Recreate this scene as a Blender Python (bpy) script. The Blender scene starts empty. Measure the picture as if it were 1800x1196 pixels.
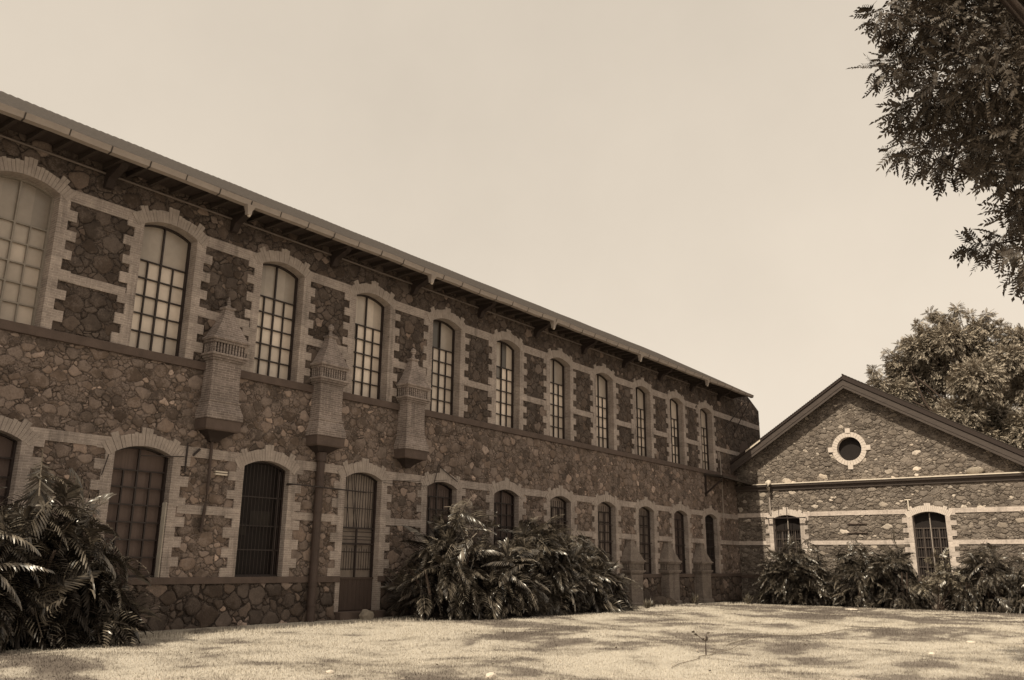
import bpy, math, random
import numpy as np
from mathutils import Vector, Matrix
random.seed(7); rng = np.random.default_rng(7)
scene = bpy.context.scene
COL = scene.collection

# ---------------------------------------------------------------- camera
cd = bpy.data.cameras.new('camera'); cam = bpy.data.objects.new('camera', cd); COL.objects.link(cam)
cd.sensor_width = 36.0; cd.lens = 36.0 * 1487.66 / 1800.0; cd.clip_start = 0.1; cd.clip_end = 3000
F = Vector((0.76870506, 0.58677408, 0.25453628)); R = Vector((0.60449626, -0.79653694, 0.01063855)); U = Vector((-0.20898997, -0.14568832, 0.96700471))
CAMZ = 1.65
cam.matrix_world = Matrix(((R.x, U.x, -F.x, 0.0), (R.y, U.y, -F.y, -19.586), (R.z, U.z, -F.z, CAMZ), (0, 0, 0, 1)))
scene.camera = cam

# ---------------------------------------------------------------- light
SUN_EL = math.radians(48); SUN_DIR = Vector((math.cos(SUN_EL), -0.02, -math.sin(SUN_EL))).normalized()
sd = bpy.data.lights.new('sun', 'SUN'); sd.energy = 4.6; sd.angle = math.radians(0.53); sd.color = (1.0, 0.88, 0.68)
sun = bpy.data.objects.new('sun', sd); COL.objects.link(sun)
sun.rotation_euler = SUN_DIR.to_track_quat('-Z', 'Y').to_euler()
w = bpy.data.worlds.new("World"); scene.world = w; w.use_nodes = True
nt = w.node_tree; nt.nodes.clear()
out = nt.nodes.new('ShaderNodeOutputWorld'); bg = nt.nodes.new('ShaderNodeBackground')
sky = nt.nodes.new('ShaderNodeTexSky'); sky.sky_type = 'NISHITA'; sky.sun_disc = False
sky.sun_elevation = SUN_EL; sky.sun_rotation = math.radians(-90); sky.air_density = 1.0; sky.dust_density = 3.0; sky.altitude = 1500
bw = nt.nodes.new('ShaderNodeRGBToBW')          # a plate without colour: grey value of the sky, toned warm
pw = nt.nodes.new('ShaderNodeMath'); pw.operation = 'POWER'; pw.inputs[1].default_value = 0.18
tint = nt.nodes.new('ShaderNodeVectorMath'); tint.operation = 'SCALE'; tint.inputs[0].default_value = (1.0, 0.872, 0.715)
nt.links.new(sky.outputs[0], bw.inputs[0]); nt.links.new(bw.outputs[0], pw.inputs[0]); nt.links.new(pw.outputs[0], tint.inputs['Scale'])
tc = nt.nodes.new('ShaderNodeTexCoord'); cn_ = nt.nodes.new('ShaderNodeTexNoise'); cn_.inputs['Scale'].default_value = 2.2; cn_.inputs['Detail'].default_value = 6; cn_.inputs['Roughness'].default_value = .6
cm = nt.nodes.new('ShaderNodeMapRange'); cm.inputs[1].default_value = .3; cm.inputs[2].default_value = .7; cm.inputs[3].default_value = .93; cm.inputs[4].default_value = 1.03
cs = nt.nodes.new('ShaderNodeVectorMath'); cs.operation = 'SCALE'      # faint high overcast
nt.links.new(tc.outputs['Generated'], cn_.inputs['Vector']); nt.links.new(cn_.outputs[0], cm.inputs[0]); nt.links.new(tint.outputs[0], cs.inputs[0]); nt.links.new(cm.outputs[0], cs.inputs['Scale'])
nt.links.new(cs.outputs[0], bg.inputs[0]); bg.inputs[1].default_value = 0.685
nt.links.new(bg.outputs[0], out.inputs[0])
scene.view_settings.view_transform = 'Standard'; scene.view_settings.look = 'None'
scene.view_settings.exposure = 0.0; scene.view_settings.gamma = 1.0
scene.render.engine = 'CYCLES'
scene.render.resolution_x = 1024; scene.render.resolution_y = 680

# ---------------------------------------------------------------- node helpers
class NT:
    def __init__(s, name):
        s.m = bpy.data.materials.new(name); s.m.use_nodes = True; s.t = s.m.node_tree; s.t.nodes.clear()
        s.out = s.t.nodes.new('ShaderNodeOutputMaterial'); s.b = s.t.nodes.new('ShaderNodeBsdfPrincipled')
        s.t.links.new(s.b.outputs[0], s.out.inputs[0])
    def n(s, ty, **kw):
        x = s.t.nodes.new(ty)
        for k, v in kw.items(): setattr(x, k, v)
        return x
    def l(s, a, b): s.t.links.new(a, b)
    def set(s, sock, v):
        if hasattr(v, 'is_linked') or hasattr(v, 'links'): s.l(v, sock)
        else: sock.default_value = v
    def math(s, op, a, b=None, c=None, clamp=False):
        x = s.n('ShaderNodeMath', operation=op); x.use_clamp = clamp
        s.set(x.inputs[0], a)
        if b is not None: s.set(x.inputs[1], b)
        if c is not None: s.set(x.inputs[2], c)
        return x.outputs[0]
    def mix(s, f, a, b):
        x = s.n('ShaderNodeMix', data_type='RGBA'); s.set(x.inputs[0], f)
        s.set(x.inputs[6], a if not isinstance(a, tuple) else a + (1,)); s.set(x.inputs[7], b if not isinstance(b, tuple) else b + (1,))
        return x.outputs[2]
    def ramp(s, f, stops, interp='LINEAR'):
        x = s.n('ShaderNodeValToRGB'); s.set(x.inputs[0], f); cr = x.color_ramp; cr.interpolation = interp
        while len(cr.elements) > 1: cr.elements.remove(cr.elements[-1])
        for i, (p, c) in enumerate(stops):
            e = cr.elements[0] if i == 0 else cr.elements.new(p)
            e.position = p; c = c if isinstance(c, tuple) else (c, c, c); e.color = c + (1,)
        return x.outputs[0]
    def smooth(s, v, a, b, lo=0.0, hi=1.0):
        x = s.n('ShaderNodeMapRange', interpolation_type='SMOOTHSTEP'); s.set(x.inputs[0], v)
        for i, q in enumerate((a, b, lo, hi)): x.inputs[i + 1].default_value = q
        return x.outputs[0]
    def noise(s, vec, scale, detail=3, rough=0.55, dist=0.0, dim='3D'):
        x = s.n('ShaderNodeTexNoise', noise_dimensions=dim); s.l(vec, x.inputs['Vector'])
        x.inputs['Scale'].default_value = scale; x.inputs['Detail'].default_value = detail
        x.inputs['Roughness'].default_value = rough; x.inputs['Distortion'].default_value = dist
        return x
    def bump(s, h, dist, strength=1.0, prev=None):
        x = s.n('ShaderNodeBump'); s.l(h, x.inputs['Height']); x.inputs['Distance'].default_value = dist; x.inputs['Strength'].default_value = strength
        if prev is not None: s.l(prev, x.inputs['Normal'])
        return x.outputs[0]
    def fin(s, col, rough=0.85, normal=None, spec=0.3):
        s.set(s.b.inputs['Base Color'], col if not isinstance(col, tuple) else col + (1,))
        s.set(s.b.inputs['Roughness'], rough); s.b.inputs['Specular IOR Level'].default_value = spec
        if normal is not None: s.l(normal, s.b.inputs['Normal'])
        return s.m

def sep(c, k=1.0):     # warm brown tone of brightness c
    c *= 1.22; return (c * k, c * k * 0.80, c * k * 0.70)

def wallvec(t, sx=1.0, sz=1.0, off=0.0):
    """(x + y, z) of the point: runs along both wall directions and round every reveal"""
    g = t.n('ShaderNodeNewGeometry'); sp = t.n('ShaderNodeSeparateXYZ'); t.l(g.outputs['Position'], sp.inputs[0])
    a = t.math('ADD', sp.outputs[0], sp.outputs[1]); a = t.math('MULTIPLY', a, sx); a = t.math('ADD', a, off)
    z = t.math('MULTIPLY', sp.outputs[2], sz)
    c = t.n('ShaderNodeCombineXYZ'); t.l(a, c.inputs[0]); t.l(z, c.inputs[1])
    return c.outputs[0], g.outputs['Position']

def brick(name, c, c2, mort, bh=0.07, bw_=0.26, bumpd=0.012, dirt=0.6, radial=False):
    t = NT(name); v, pos = wallvec(t)
    nz = t.noise(pos, 3.5, 2, .5); wob = t.n('ShaderNodeVectorMath', operation='SCALE'); t.l(nz.outputs['Color'], wob.inputs[0]); wob.inputs['Scale'].default_value = .04
    ad = t.n('ShaderNodeVectorMath', operation='ADD'); t.l(v, ad.inputs[0]); t.l(wob.outputs[0], ad.inputs[1])
    b = t.n('ShaderNodeTexBrick'); t.l(ad.outputs[0], b.inputs['Vector'])
    b.inputs['Color1'].default_value = c + (1,); b.inputs['Color2'].default_value = c2 + (1,); b.inputs['Mortar'].default_value = mort + (1,)
    b.inputs['Scale'].default_value = 1.0; b.inputs['Mortar Size'].default_value = .012; b.inputs['Mortar Smooth'].default_value = .4
    b.inputs['Brick Width'].default_value = bw_; b.inputs['Row Height'].default_value = bh; b.inputs['Bias'].default_value = -.2
    n1 = t.noise(pos, 7, 4, .65); n2 = t.noise(pos, 1.1, 4, .6); n3 = t.noise(pos, 45, 2, .6)
    f = t.math('MULTIPLY', t.math('MULTIPLY_ADD', n1.outputs[0], .8, .6), t.math('MULTIPLY_ADD', n2.outputs[0], dirt * 1.4, 1 - dirt * .7))
    f = t.math('MULTIPLY', f, t.math('MULTIPLY_ADD', n3.outputs[0], .4, .8))
    gi = t.n('ShaderNodeNewGeometry'); f = t.math('MULTIPLY', f, t.math('MULTIPLY_ADD', gi.outputs['Random Per Island'], .26, .87))
    st_m = t.n('ShaderNodeMapping'); st_m.inputs['Scale'].default_value = (3.5, 3.5, .35); t.l(pos, st_m.inputs[0]); stn = t.noise(st_m.outputs[0], 1.0, 4, .65)
    f = t.math('MULTIPLY', f, t.smooth(stn.outputs[0], .28, .5, .72, 1.06))
    mm = t.n('ShaderNodeVectorMath', operation='SCALE'); t.l(b.outputs['Color'], mm.inputs[0]); t.l(f, mm.inputs['Scale'])
    h = t.math('MULTIPLY_ADD', n1.outputs[0], .6, t.math('SUBTRACT', 1.0, b.outputs['Fac']))
    return t.fin(mm.outputs[0], .9, t.bump(h, bumpd), .2)

def plain(name, c, rough=.8, var=.5, scale=4, bumpd=.004, spec=.3, stretch=None):
    t = NT(name); g = t.n('ShaderNodeNewGeometry'); vec = g.outputs['Position']
    if stretch:
        mp = t.n('ShaderNodeMapping'); mp.inputs['Scale'].default_value = stretch; t.l(vec, mp.inputs[0]); vec = mp.outputs[0]
    n1 = t.noise(vec, scale, 5, .65); f = t.math('MULTIPLY_ADD', n1.outputs[0], var * 2, 1 - var)
    mm = t.n('ShaderNodeVectorMath', operation='SCALE'); mm.inputs[0].default_value = c; t.l(f, mm.inputs['Scale'])
    n2 = t.noise(vec, scale * 8, 3, .6)
    return t.fin(mm.outputs[0], rough, t.bump(n2.outputs[0], bumpd), spec)

def leafmat(name, c1, c2, rough=.4, spec=.5):
    t = NT(name); g = t.n('ShaderNodeNewGeometry')
    col = t.mix(g.outputs['Random Per Island'], c1, c2)
    n1 = t.noise(g.outputs['Position'], 1.3, 3, .6); f = t.math('MULTIPLY_ADD', n1.outputs[0], .9, .55)
    mm = t.n('ShaderNodeVectorMath', operation='SCALE'); t.l(col, mm.inputs[0]); t.l(f, mm.inputs['Scale'])
    return t.fin(mm.outputs[0], rough, None, spec)

def stonemat(name, stops, tint2=(1, .93, .86), bumpd=.02, stain=.8, smear=(.2, .16, .14)):
    t = NT(name); g = t.n('ShaderNodeNewGeometry'); pos = g.outputs['Position']; r_ = g.outputs['Random Per Island']
    c = t.ramp(r_, stops); r2 = t.math('FRACT', t.math('MULTIPLY', r_, 37.7))
    a = t.noise(pos, 6, 4, .65); b = t.noise(pos, 28, 4, .7); d = t.noise(pos, .4, 3, .6)
    st_m = t.n('ShaderNodeMapping'); st_m.inputs['Scale'].default_value = (1.4, 1.4, .15); t.l(pos, st_m.inputs[0]); e = t.noise(st_m.outputs[0], 1.0, 5, .65)
    f = t.math('MULTIPLY', t.math('MULTIPLY_ADD', a.outputs[0], .9, .55), t.math('MULTIPLY_ADD', b.outputs[0], .9, .55))
    f = t.math('MULTIPLY', f, t.math('MULTIPLY_ADD', e.outputs[0], stain, 1 - stain * .48)); f = t.math('MULTIPLY', f, t.math('MULTIPLY_ADD', d.outputs[0], .7, .65))
    m1 = t.n('ShaderNodeVectorMath', operation='SCALE'); t.l(c, m1.inputs[0]); t.l(f, m1.inputs['Scale'])
    tc = t.mix(r2, (1, 1, 1), tint2); m2 = t.n('ShaderNodeVectorMath', operation='MULTIPLY'); t.l(m1.outputs[0], m2.inputs[0]); t.l(tc, m2.inputs[1])
    lk = t.noise(pos, 20, 4, .75); pn = t.noise(pos, 1.2, 3, .6); lf = t.math('MULTIPLY', t.smooth(lk.outputs[0], .58, .68), t.smooth(pn.outputs[0], .45, .6)); lf = t.math('MULTIPLY', lf, .55)
    col = t.mix(lf, m2.outputs[0], sep(.22))
    q1 = t.noise(pos, 1.6, 4, .7); q2 = t.noise(pos, 26, 5, .75); sm_ = t.math('MULTIPLY', t.smooth(q1.outputs[0], .46, .56), t.smooth(q2.outputs[0], .40, .56)); sm_ = t.math('MULTIPLY', sm_, .75)
    col = t.mix(sm_, col, smear)
    h = t.math('MULTIPLY_ADD', b.outputs[0], .5, a.outputs[0])
    return t.fin(col, .92, t.bump(h, bumpd), .2)
def mortarmat(name, dark, pale, thr=.5):
    t = NT(name); g = t.n('ShaderNodeNewGeometry'); pos = g.outputs['Position']
    a = t.noise(pos, 2.2, 4, .65); b = t.noise(pos, 26, 5, .75); c = t.math('MULTIPLY_ADD', b.outputs[0], .6, t.math('MULTIPLY', a.outputs[0], .4))
    col = t.mix(t.smooth(c, thr - .07, thr + .08), dark, pale)
    v = t.n('ShaderNodeTexVoronoi', feature='DISTANCE_TO_EDGE'); t.l(pos, v.inputs['Vector']); v.inputs['Scale'].default_value = 22
    h = t.math('MULTIPLY_ADD', t.smooth(v.outputs['Distance'], 0, .2), .5, b.outputs[0])
    return t.fin(col, .95, t.bump(h, .02), .15)

M = {}
M['m_mid'] = mortarmat('wall_mortar', sep(.055), sep(.20), .50)
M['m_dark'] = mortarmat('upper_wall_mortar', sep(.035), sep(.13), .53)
M['m_gable'] = mortarmat('gable_mortar', (.07, .058, .05), (.34, .29, .25), .51)
M['s_mid'] = stonemat('fieldstone', [(0, sep(.065)), (.5, sep(.12)), (.88, sep(.18)), (.97, sep(.26)), (1, sep(.42))], stain=1.1, smear=sep(.21))
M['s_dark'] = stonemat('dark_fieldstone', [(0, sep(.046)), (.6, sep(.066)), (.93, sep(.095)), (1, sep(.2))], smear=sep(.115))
M['s_plinth'] = stonemat('plinth_fieldstone', [(0, sep(.05)), (.6, sep(.08)), (.9, sep(.12)), (1, sep(.30))], smear=sep(.10))
M['s_gable'] = stonemat('gable_fieldstone', [(0, (.10, .084, .074)), (.5, (.15, .128, .113)), (.85, (.19, .163, .143)), (.94, (.32, .28, .245)), (1, (.60, .53, .465))], (1, .97, .93), .03, .6, (.26, .222, .192))
M['stone_dark'] = M['m_dark']
M['brick'] = brick('buff_brick', (.30, .255, .232), (.37, .315, .285), (.42, .36, .325), .06)
M['brick_turret'] = brick('turret_brick', (.20, .165, .15), (.29, .243, .222), (.37, .315, .288), .062, .24, .02, 1.0)
M['voussoir'] = plain('arch_brick', (.35, .30, .27), .9, .45, 5, .012)
M['voussoir_gable'] = plain('pale_arch_brick', (.58, .51, .46), .9, .25, 5, .01)
M['brick_pillar'] = brick('weathered_pillar_brick', (.17, .14, .122), (.22, .185, .162), (.27, .23, .205), .06, .24, .014)
M['brick_gable'] = brick('pale_gable_brick', (.46, .395, .355), (.52, .45, .405), (.55, .48, .435), .07, .26, .01, .35)
M['slab'] = plain('sill_stone', (.105, .078, .067), .85, .45, 3, .01)
M['wood_dark'] = plain('dark_timber', (.035, .025, .022), .8, .5, 5, .006, stretch=(1, 6, 1))
M['rafter'] = plain('eaves_joists', (.055, .042, .036), .8, .5, 5, .006, stretch=(1, 6, 1))
M['conduit'] = plain('wall_conduit', (.17, .14, .125), .6, .3)
M['soffit'] = plain('soffit_boards', (.05, .037, .032), .85, .5, 3, .01, stretch=(4, .6, 1))
M['fascia'] = plain('weathered_bargeboard', (.07, .056, .05), .8, .45, 5, .006, stretch=(1, .5, 3))
M['gutter'] = plain('painted_gutter', (.33, .285, .255), .5, .25, 3, .003)
M['gutter_joint'] = plain('gutter_joint_metal', (.06, .05, .045), .6, .3)
M['tile'] = plain('clay_roof_tiles', (.052, .042, .036), .85, .5, 5, .01)
M['iron'] = plain('dark_iron_bars', (.03, .021, .019), .55, .3, 8, .002, .4)
M['iron_lit'] = plain('sunlit_iron_bars', (.085, .065, .056), .6, .3, 8, .002, .4)  # paler copy of the iron bars, sunlight put into the colour
M['iron_pale'] = plain('pale_painted_bars', (.26, .23, .20), .6, .3, 8, .002, .4)
M['pipe'] = plain('brown_painted_pipe', (.07, .05, .043), .6, .5, 3, .004)
M['white'] = plain('limewashed_cap', (.62, .55, .47), .8, .2, 5, .004)
M['white_stone'] = plain('pale_rough_stone', (.33, .285, .235), .9, .5, 9, .03)
M['shutter'] = plain('brown_shutter_boards', (.13, .095, .083), .7, .35, 3, .004, stretch=(7, 7, .4))
M['door_wood'] = plain('old_door_boards', (.075, .053, .045), .75, .5, 3, .006, stretch=(9, 9, .5))
M['door_pane'] = plain('dusty_door_panel', (.27, .225, .195), .6, .35, 4, .003)
M['black'] = plain('dark_interior', (.012, .008, .007), .7, .6, 1.5, .002)
M['concrete'] = plain('pale_concrete', (.55, .5, .43), .85, .3, 5, .008)
M['rock_dark'] = plain('mossy_footing_stone', (.10, .078, .064), .9, .5, 5, .04)
M['bark'] = plain('tree_bark', (.07, .05, .04), .9, .5, 6, .03, stretch=(3, 3, .6))
M['leaf_bush'] = leafmat('split_leaf_foliage', (.018, .014, .011), (.16, .135, .106), .34, .9)
M['leaf_inner'] = leafmat('shaded_inner_foliage', (.012, .009, .007), (.03, .023, .018), .6, .3)  # near-black colour paints in the self-shadow inside the bushes
M['leaf_rib'] = plain('leaf_stalk', (.15, .125, .10), .5, .3)
M['leaf_fallen'] = leafmat('fallen_leaf', (.06, .048, .04), (.45, .39, .32), .7, .2)
M['leaf_small'] = leafmat('small_leaf_foliage', (.05, .04, .03), (.22, .19, .145), .4, .6)
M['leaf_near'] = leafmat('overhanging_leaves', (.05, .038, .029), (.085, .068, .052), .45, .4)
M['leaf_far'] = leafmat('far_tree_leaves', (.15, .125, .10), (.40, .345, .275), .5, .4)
M['hose'] = plain('garden_hose', (.24, .2, .16), .6, .2)

def glassmat(name, c, var):
    t = NT(name); v, pos = wallvec(t)
    n1 = t.noise(pos, .9, 3, .5); n2 = t.noise(pos, 6, 3, .6)
    # milky sheet panes: each pane its own tone, a few broken or clear
    sp = t.n('ShaderNodeSeparateXYZ'); t.l(pos, sp.inputs[0]); q = t.math('SUBTRACT', sp.outputs[0], 6.68 - 36.0); bay = t.math('FLOOR', t.math('DIVIDE', q, 3.6)); inb = t.math('SUBTRACT', q, t.math('MULTIPLY', bay, 3.6))
    cu = t.math('FLOOR', t.math('DIVIDE', inb, .351)); cv = t.math('FLOOR', t.math('DIVIDE', t.math('SUBTRACT', sp.outputs[2], 6.70), .464)); cb = t.n('ShaderNodeCombineXYZ'); t.l(bay, cb.inputs[0]); t.l(cu, cb.inputs[1]); t.l(t.math('MINIMUM', cv, 5.0), cb.inputs[2])
    wn = t.n('ShaderNodeTexWhiteNoise'); t.l(cb.outputs[0], wn.inputs['Vector']); wb = t.n('ShaderNodeTexWhiteNoise', noise_dimensions='1D'); t.l(bay, wb.inputs['W'])
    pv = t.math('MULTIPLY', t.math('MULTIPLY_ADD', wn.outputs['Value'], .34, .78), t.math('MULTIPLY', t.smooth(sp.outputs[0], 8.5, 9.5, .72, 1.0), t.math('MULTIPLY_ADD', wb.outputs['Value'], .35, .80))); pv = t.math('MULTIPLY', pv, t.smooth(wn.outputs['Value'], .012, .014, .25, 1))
    zz = t.n('ShaderNodeSeparateXYZ'); t.l(pos, zz.inputs[0]); n1 = t.noise(pos, .45, 3, .5); f = t.math('MULTIPLY', t.math('MULTIPLY_ADD', n1.outputs[0], var * 1.6, 1 - var * .8), t.smooth(zz.outputs[2], 8.98, 9.06, 1.0, .66)); f = t.math('MULTIPLY', f, pv); f = t.math('MULTIPLY', f, t.math('MULTIPLY_ADD', n2.outputs[0], .3, .85))  # panes below the transom painted lighter, imitating light on the glass
    mm = t.n('ShaderNodeVectorMath', operation='SCALE'); mm.inputs[0].default_value = c; t.l(f, mm.inputs['Scale'])
    return t.fin(mm.outputs[0], .28, t.bump(n1.outputs[0], .02), .5)
M['glass'] = glassmat('milky_glass', (.66, .57, .49), .7)
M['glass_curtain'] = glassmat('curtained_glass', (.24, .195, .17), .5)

def lawnmat(name, stops, blade=False):
    t = NT(name); g = t.n('ShaderNodeNewGeometry'); pos = g.outputs['Position']
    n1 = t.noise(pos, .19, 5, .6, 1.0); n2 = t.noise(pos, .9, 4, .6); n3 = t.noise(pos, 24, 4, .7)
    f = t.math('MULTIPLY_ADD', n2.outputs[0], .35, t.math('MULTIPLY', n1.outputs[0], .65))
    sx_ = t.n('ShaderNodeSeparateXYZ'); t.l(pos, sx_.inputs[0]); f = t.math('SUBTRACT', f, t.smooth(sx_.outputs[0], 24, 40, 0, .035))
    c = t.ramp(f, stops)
    if blade:
        v_ = g.outputs['Random Per Island']; mm = t.n('ShaderNodeVectorMath', operation='SCALE'); t.l(c, mm.inputs[0]); t.l(t.math('MULTIPLY_ADD', v_, .2, .92), mm.inputs['Scale'])
        return t.fin(mm.outputs[0], .7, None, .2)
    mm = t.n('ShaderNodeVectorMath', operation='SCALE'); t.l(c, mm.inputs[0]); t.l(t.math('MULTIPLY_ADD', n3.outputs[0], .8, .6), mm.inputs['Scale'])
    return t.fin(mm.outputs[0], .95, t.bump(n3.outputs[0], .02, 1, t.bump(n2.outputs[0], .10)), .1)
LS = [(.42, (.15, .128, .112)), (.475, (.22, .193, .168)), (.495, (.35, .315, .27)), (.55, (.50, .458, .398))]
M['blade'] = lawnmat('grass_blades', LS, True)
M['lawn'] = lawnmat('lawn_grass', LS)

# ---------------------------------------------------------------- mesh helpers
class MB:
    def __init__(s): s.v = []; s.f = []
    def add(s, vs, fs):
        o = len(s.v); s.v += [tuple(a) for a in vs]; s.f += [tuple(o + i for i in q) for q in fs]
    def box(s, x0, x1, y0, y1, z0, z1):
        s.add([(x0, y0, z0), (x1, y0, z0), (x1, y1, z0), (x0, y1, z0), (x0, y0, z1), (x1, y0, z1), (x1, y1, z1), (x0, y1, z1)],
              [(0, 3, 2, 1), (4, 5, 6, 7), (0, 1, 5, 4), (1, 2, 6, 5), (2, 3, 7, 6), (3, 0, 4, 7)])
    def quad(s, a, b, c, d): s.add([a, b, c, d], [(0, 1, 2, 3)])
    def prism(s, pts, d):      # closed outline extruded by vector d
        n = len(pts); p2 = [(p[0] + d[0], p[1] + d[1], p[2] + d[2]) for p in pts]
        s.add(list(pts) + p2, [tuple(range(n))[::-1], tuple(range(n, 2 * n))] + [(i, (i + 1) % n, n + (i + 1) % n, n + i) for i in range(n)])
    def tube(s, pts, rads, n=8, cap=True):
        pts = [Vector(p) for p in pts]
        if not isinstance(rads, (list, tuple)): rads = [rads] * len(pts)
        rings = []
        for i, p in enumerate(pts):
            d = (pts[min(i + 1, len(pts) - 1)] - pts[max(i - 1, 0)]).normalized()
            a = d.cross(Vector((0, 0, 1)));
            if a.length < .05: a = d.cross(Vector((1, 0, 0)))
            a.normalize(); b = d.cross(a)
            rings.append([p + (a * math.cos(2 * math.pi * k / n) + b * math.sin(2 * math.pi * k / n)) * rads[i] for k in range(n)])
        vs = [q for r in rings for q in r]; fs = []
        for i in range(len(pts) - 1):
            for k in range(n): fs.append((i * n + k, i * n + (k + 1) % n, (i + 1) * n + (k + 1) % n, (i + 1) * n + k))
        if cap: fs += [tuple(range(n))[::-1], tuple(range((len(pts) - 1) * n, len(pts) * n))]
        s.add(vs, fs)
    def rings(s, prof, cx=0, y0=0):  # stack of wall-backed rectangles (z, half width, depth) centred on cx, back at y0
        vs = []
        for z, hw, d in prof: vs += [(cx - hw, y0, z), (cx - hw, y0 - d, z), (cx + hw, y0 - d, z), (cx + hw, y0, z)]
        n = len(prof); fs = [(0, 3, 2, 1)] + [tuple(4 * (n - 1) + i for i in range(4))]
        for i in range(n - 1):
            for k in range(4): fs.append((4 * i + k, 4 * i + (k + 1) % 4, 4 * i + 4 + (k + 1) % 4, 4 * i + 4 + k))
        s.add(vs, fs)
    def build(s, name, mat, parent=None, smooth=False, bevel=0):
        me = bpy.data.meshes.new(name); me.from_pydata(s.v, [], s.f); me.materials.append(mat); me.update()
        if smooth: me.polygons.foreach_set('use_smooth', [True] * len(me.polygons))
        o = bpy.data.objects.new(name, me); COL.objects.link(o)
        if parent is not None: o.parent = parent; o.matrix_parent_inverse = parent.matrix_world.inverted()
        if bevel:
            b = o.modifiers.new('bevel', 'BEVEL'); b.width = bevel; b.segments = 2; b.limit_method = 'ANGLE'
        return o
def npmesh(name, V, Fc, mat, parent=None, k=4):
    V = np.asarray(V, np.float32); Fc = np.asarray(Fc, np.int32); me = bpy.data.meshes.new(name)
    me.vertices.add(len(V)); me.vertices.foreach_set('co', V.ravel()); me.loops.add(Fc.size); me.loops.foreach_set('vertex_index', Fc.ravel())
    me.polygons.add(len(Fc)); me.polygons.foreach_set('loop_start', np.arange(0, Fc.size, k, dtype=np.int32)); me.polygons.foreach_set('loop_total', np.full(len(Fc), k, np.int32))
    me.update(calc_edges=True); me.validate(); me.materials.append(mat)
    o = bpy.data.objects.new(name, me); COL.objects.link(o)
    if parent is not None: o.parent = parent; o.matrix_parent_inverse = parent.matrix_world.inverted()
    return o
def empty(name, loc=(0, 0, 0), label=None, cat=None, group=None):
    o = bpy.data.objects.new(name, None); COL.objects.link(o); o.location = loc; o.empty_display_size = .3
    o.matrix_world = Matrix.Translation(loc)
    return tag(o, label, cat, group)
def tag(o, label=None, cat=None, group=None, kind=None):
    if label: o['label'] = label
    if cat: o['category'] = cat
    if group: o['group'] = group
    if kind: o['kind'] = kind
    return o
def copy_part(o, parent, off=(0, 0, 0), label=None):   # a part and its sub-parts, moved by off
    c = o.copy(); COL.objects.link(c); c.parent = parent; c.matrix_parent_inverse = o.matrix_parent_inverse.copy()
    c.location = o.location + Vector(off)
    if label: c['label'] = label
    for ch in list(o.children):
        d = ch.copy(); COL.objects.link(d); d.parent = c; d.matrix_parent_inverse = ch.matrix_parent_inverse.copy()
    return c

# ---------------------------------------------------------------- terrain
def gz(x, y):
    x = np.asarray(x, float); y = np.asarray(y, float)
    h = -0.33 * np.clip((x - 20) / 26, 0, 1) ** 1.8
    und = .05 * np.sin(x * .55 + y * .8 + 1) * np.sin(y * .62 - x * .21) + .03 * np.sin(x * 1.3 - y * 1.1)
    m = np.clip((-y - 2.2) / 3, 0, 1) * np.clip((44 - x) / 4, 0, 1)
    return h + und * m
def gzf(x, y): return float(gz(x, y))
xs = np.concatenate([[-600, -300, -120, -60, -30], np.arange(-12, 62, .4), [70, 90, 140, 300, 700]])
ys = np.concatenate([[-600, -300, -120, -70, -50], np.arange(-38, 6, .4), [12, 30, 90, 300, 700]])
GX, GY = np.meshgrid(xs, ys, indexing='ij'); GZ = gz(GX, GY)
nx, ny = GX.shape; idx = np.arange(nx * ny).reshape(nx, ny)
FF = np.stack([idx[:-1, :-1], idx[1:, :-1], idx[1:, 1:], idx[:-1, 1:]], -1).reshape(-1, 4)
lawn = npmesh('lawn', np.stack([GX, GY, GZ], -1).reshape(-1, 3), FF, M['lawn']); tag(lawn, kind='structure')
lawn.data.polygons.foreach_set('use_smooth', [True] * len(lawn.data.polygons))

# ---------------------------------------------------------------- main building
S = 3.6; X0 = 6.63; W = 1.505; SAG = .2
Z_PL = 1.05; Z_SB = 1.22; LSP = 4.10; ZM = 5.5; Z_SC = 6.43; Z_US = 6.65; USP = 9.87
XL, XR = -8.0, 51.35
EAVE_Y = -1.0; PITCH = .56
def eave(x): return 10.78 + .0095 * (x - 6.5)     # the long eave rises slightly to the far end
def arc(x0, x1, zs, sag, n=10):
    h = (x1 - x0) / 2; r = (h * h + sag * sag) / (2 * sag); cx = (x0 + x1) / 2; a0 = math.asin(h / r)
    return [(cx + r * math.sin(-a0 + 2 * a0 * i / n), zs - (r - sag) + r * math.cos(-a0 + 2 * a0 * i / n)) for i in range(n + 1)]
hall = empty('stone_hall', (20, 0, 0), 'long two-storey rubble stone hall with brick-trimmed arched windows and deep eaves', 'building')
KS = list(range(-2, 11))
def soffit_z(x): return eave(x) + .12 + PITCH * 1.15 - .02
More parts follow.
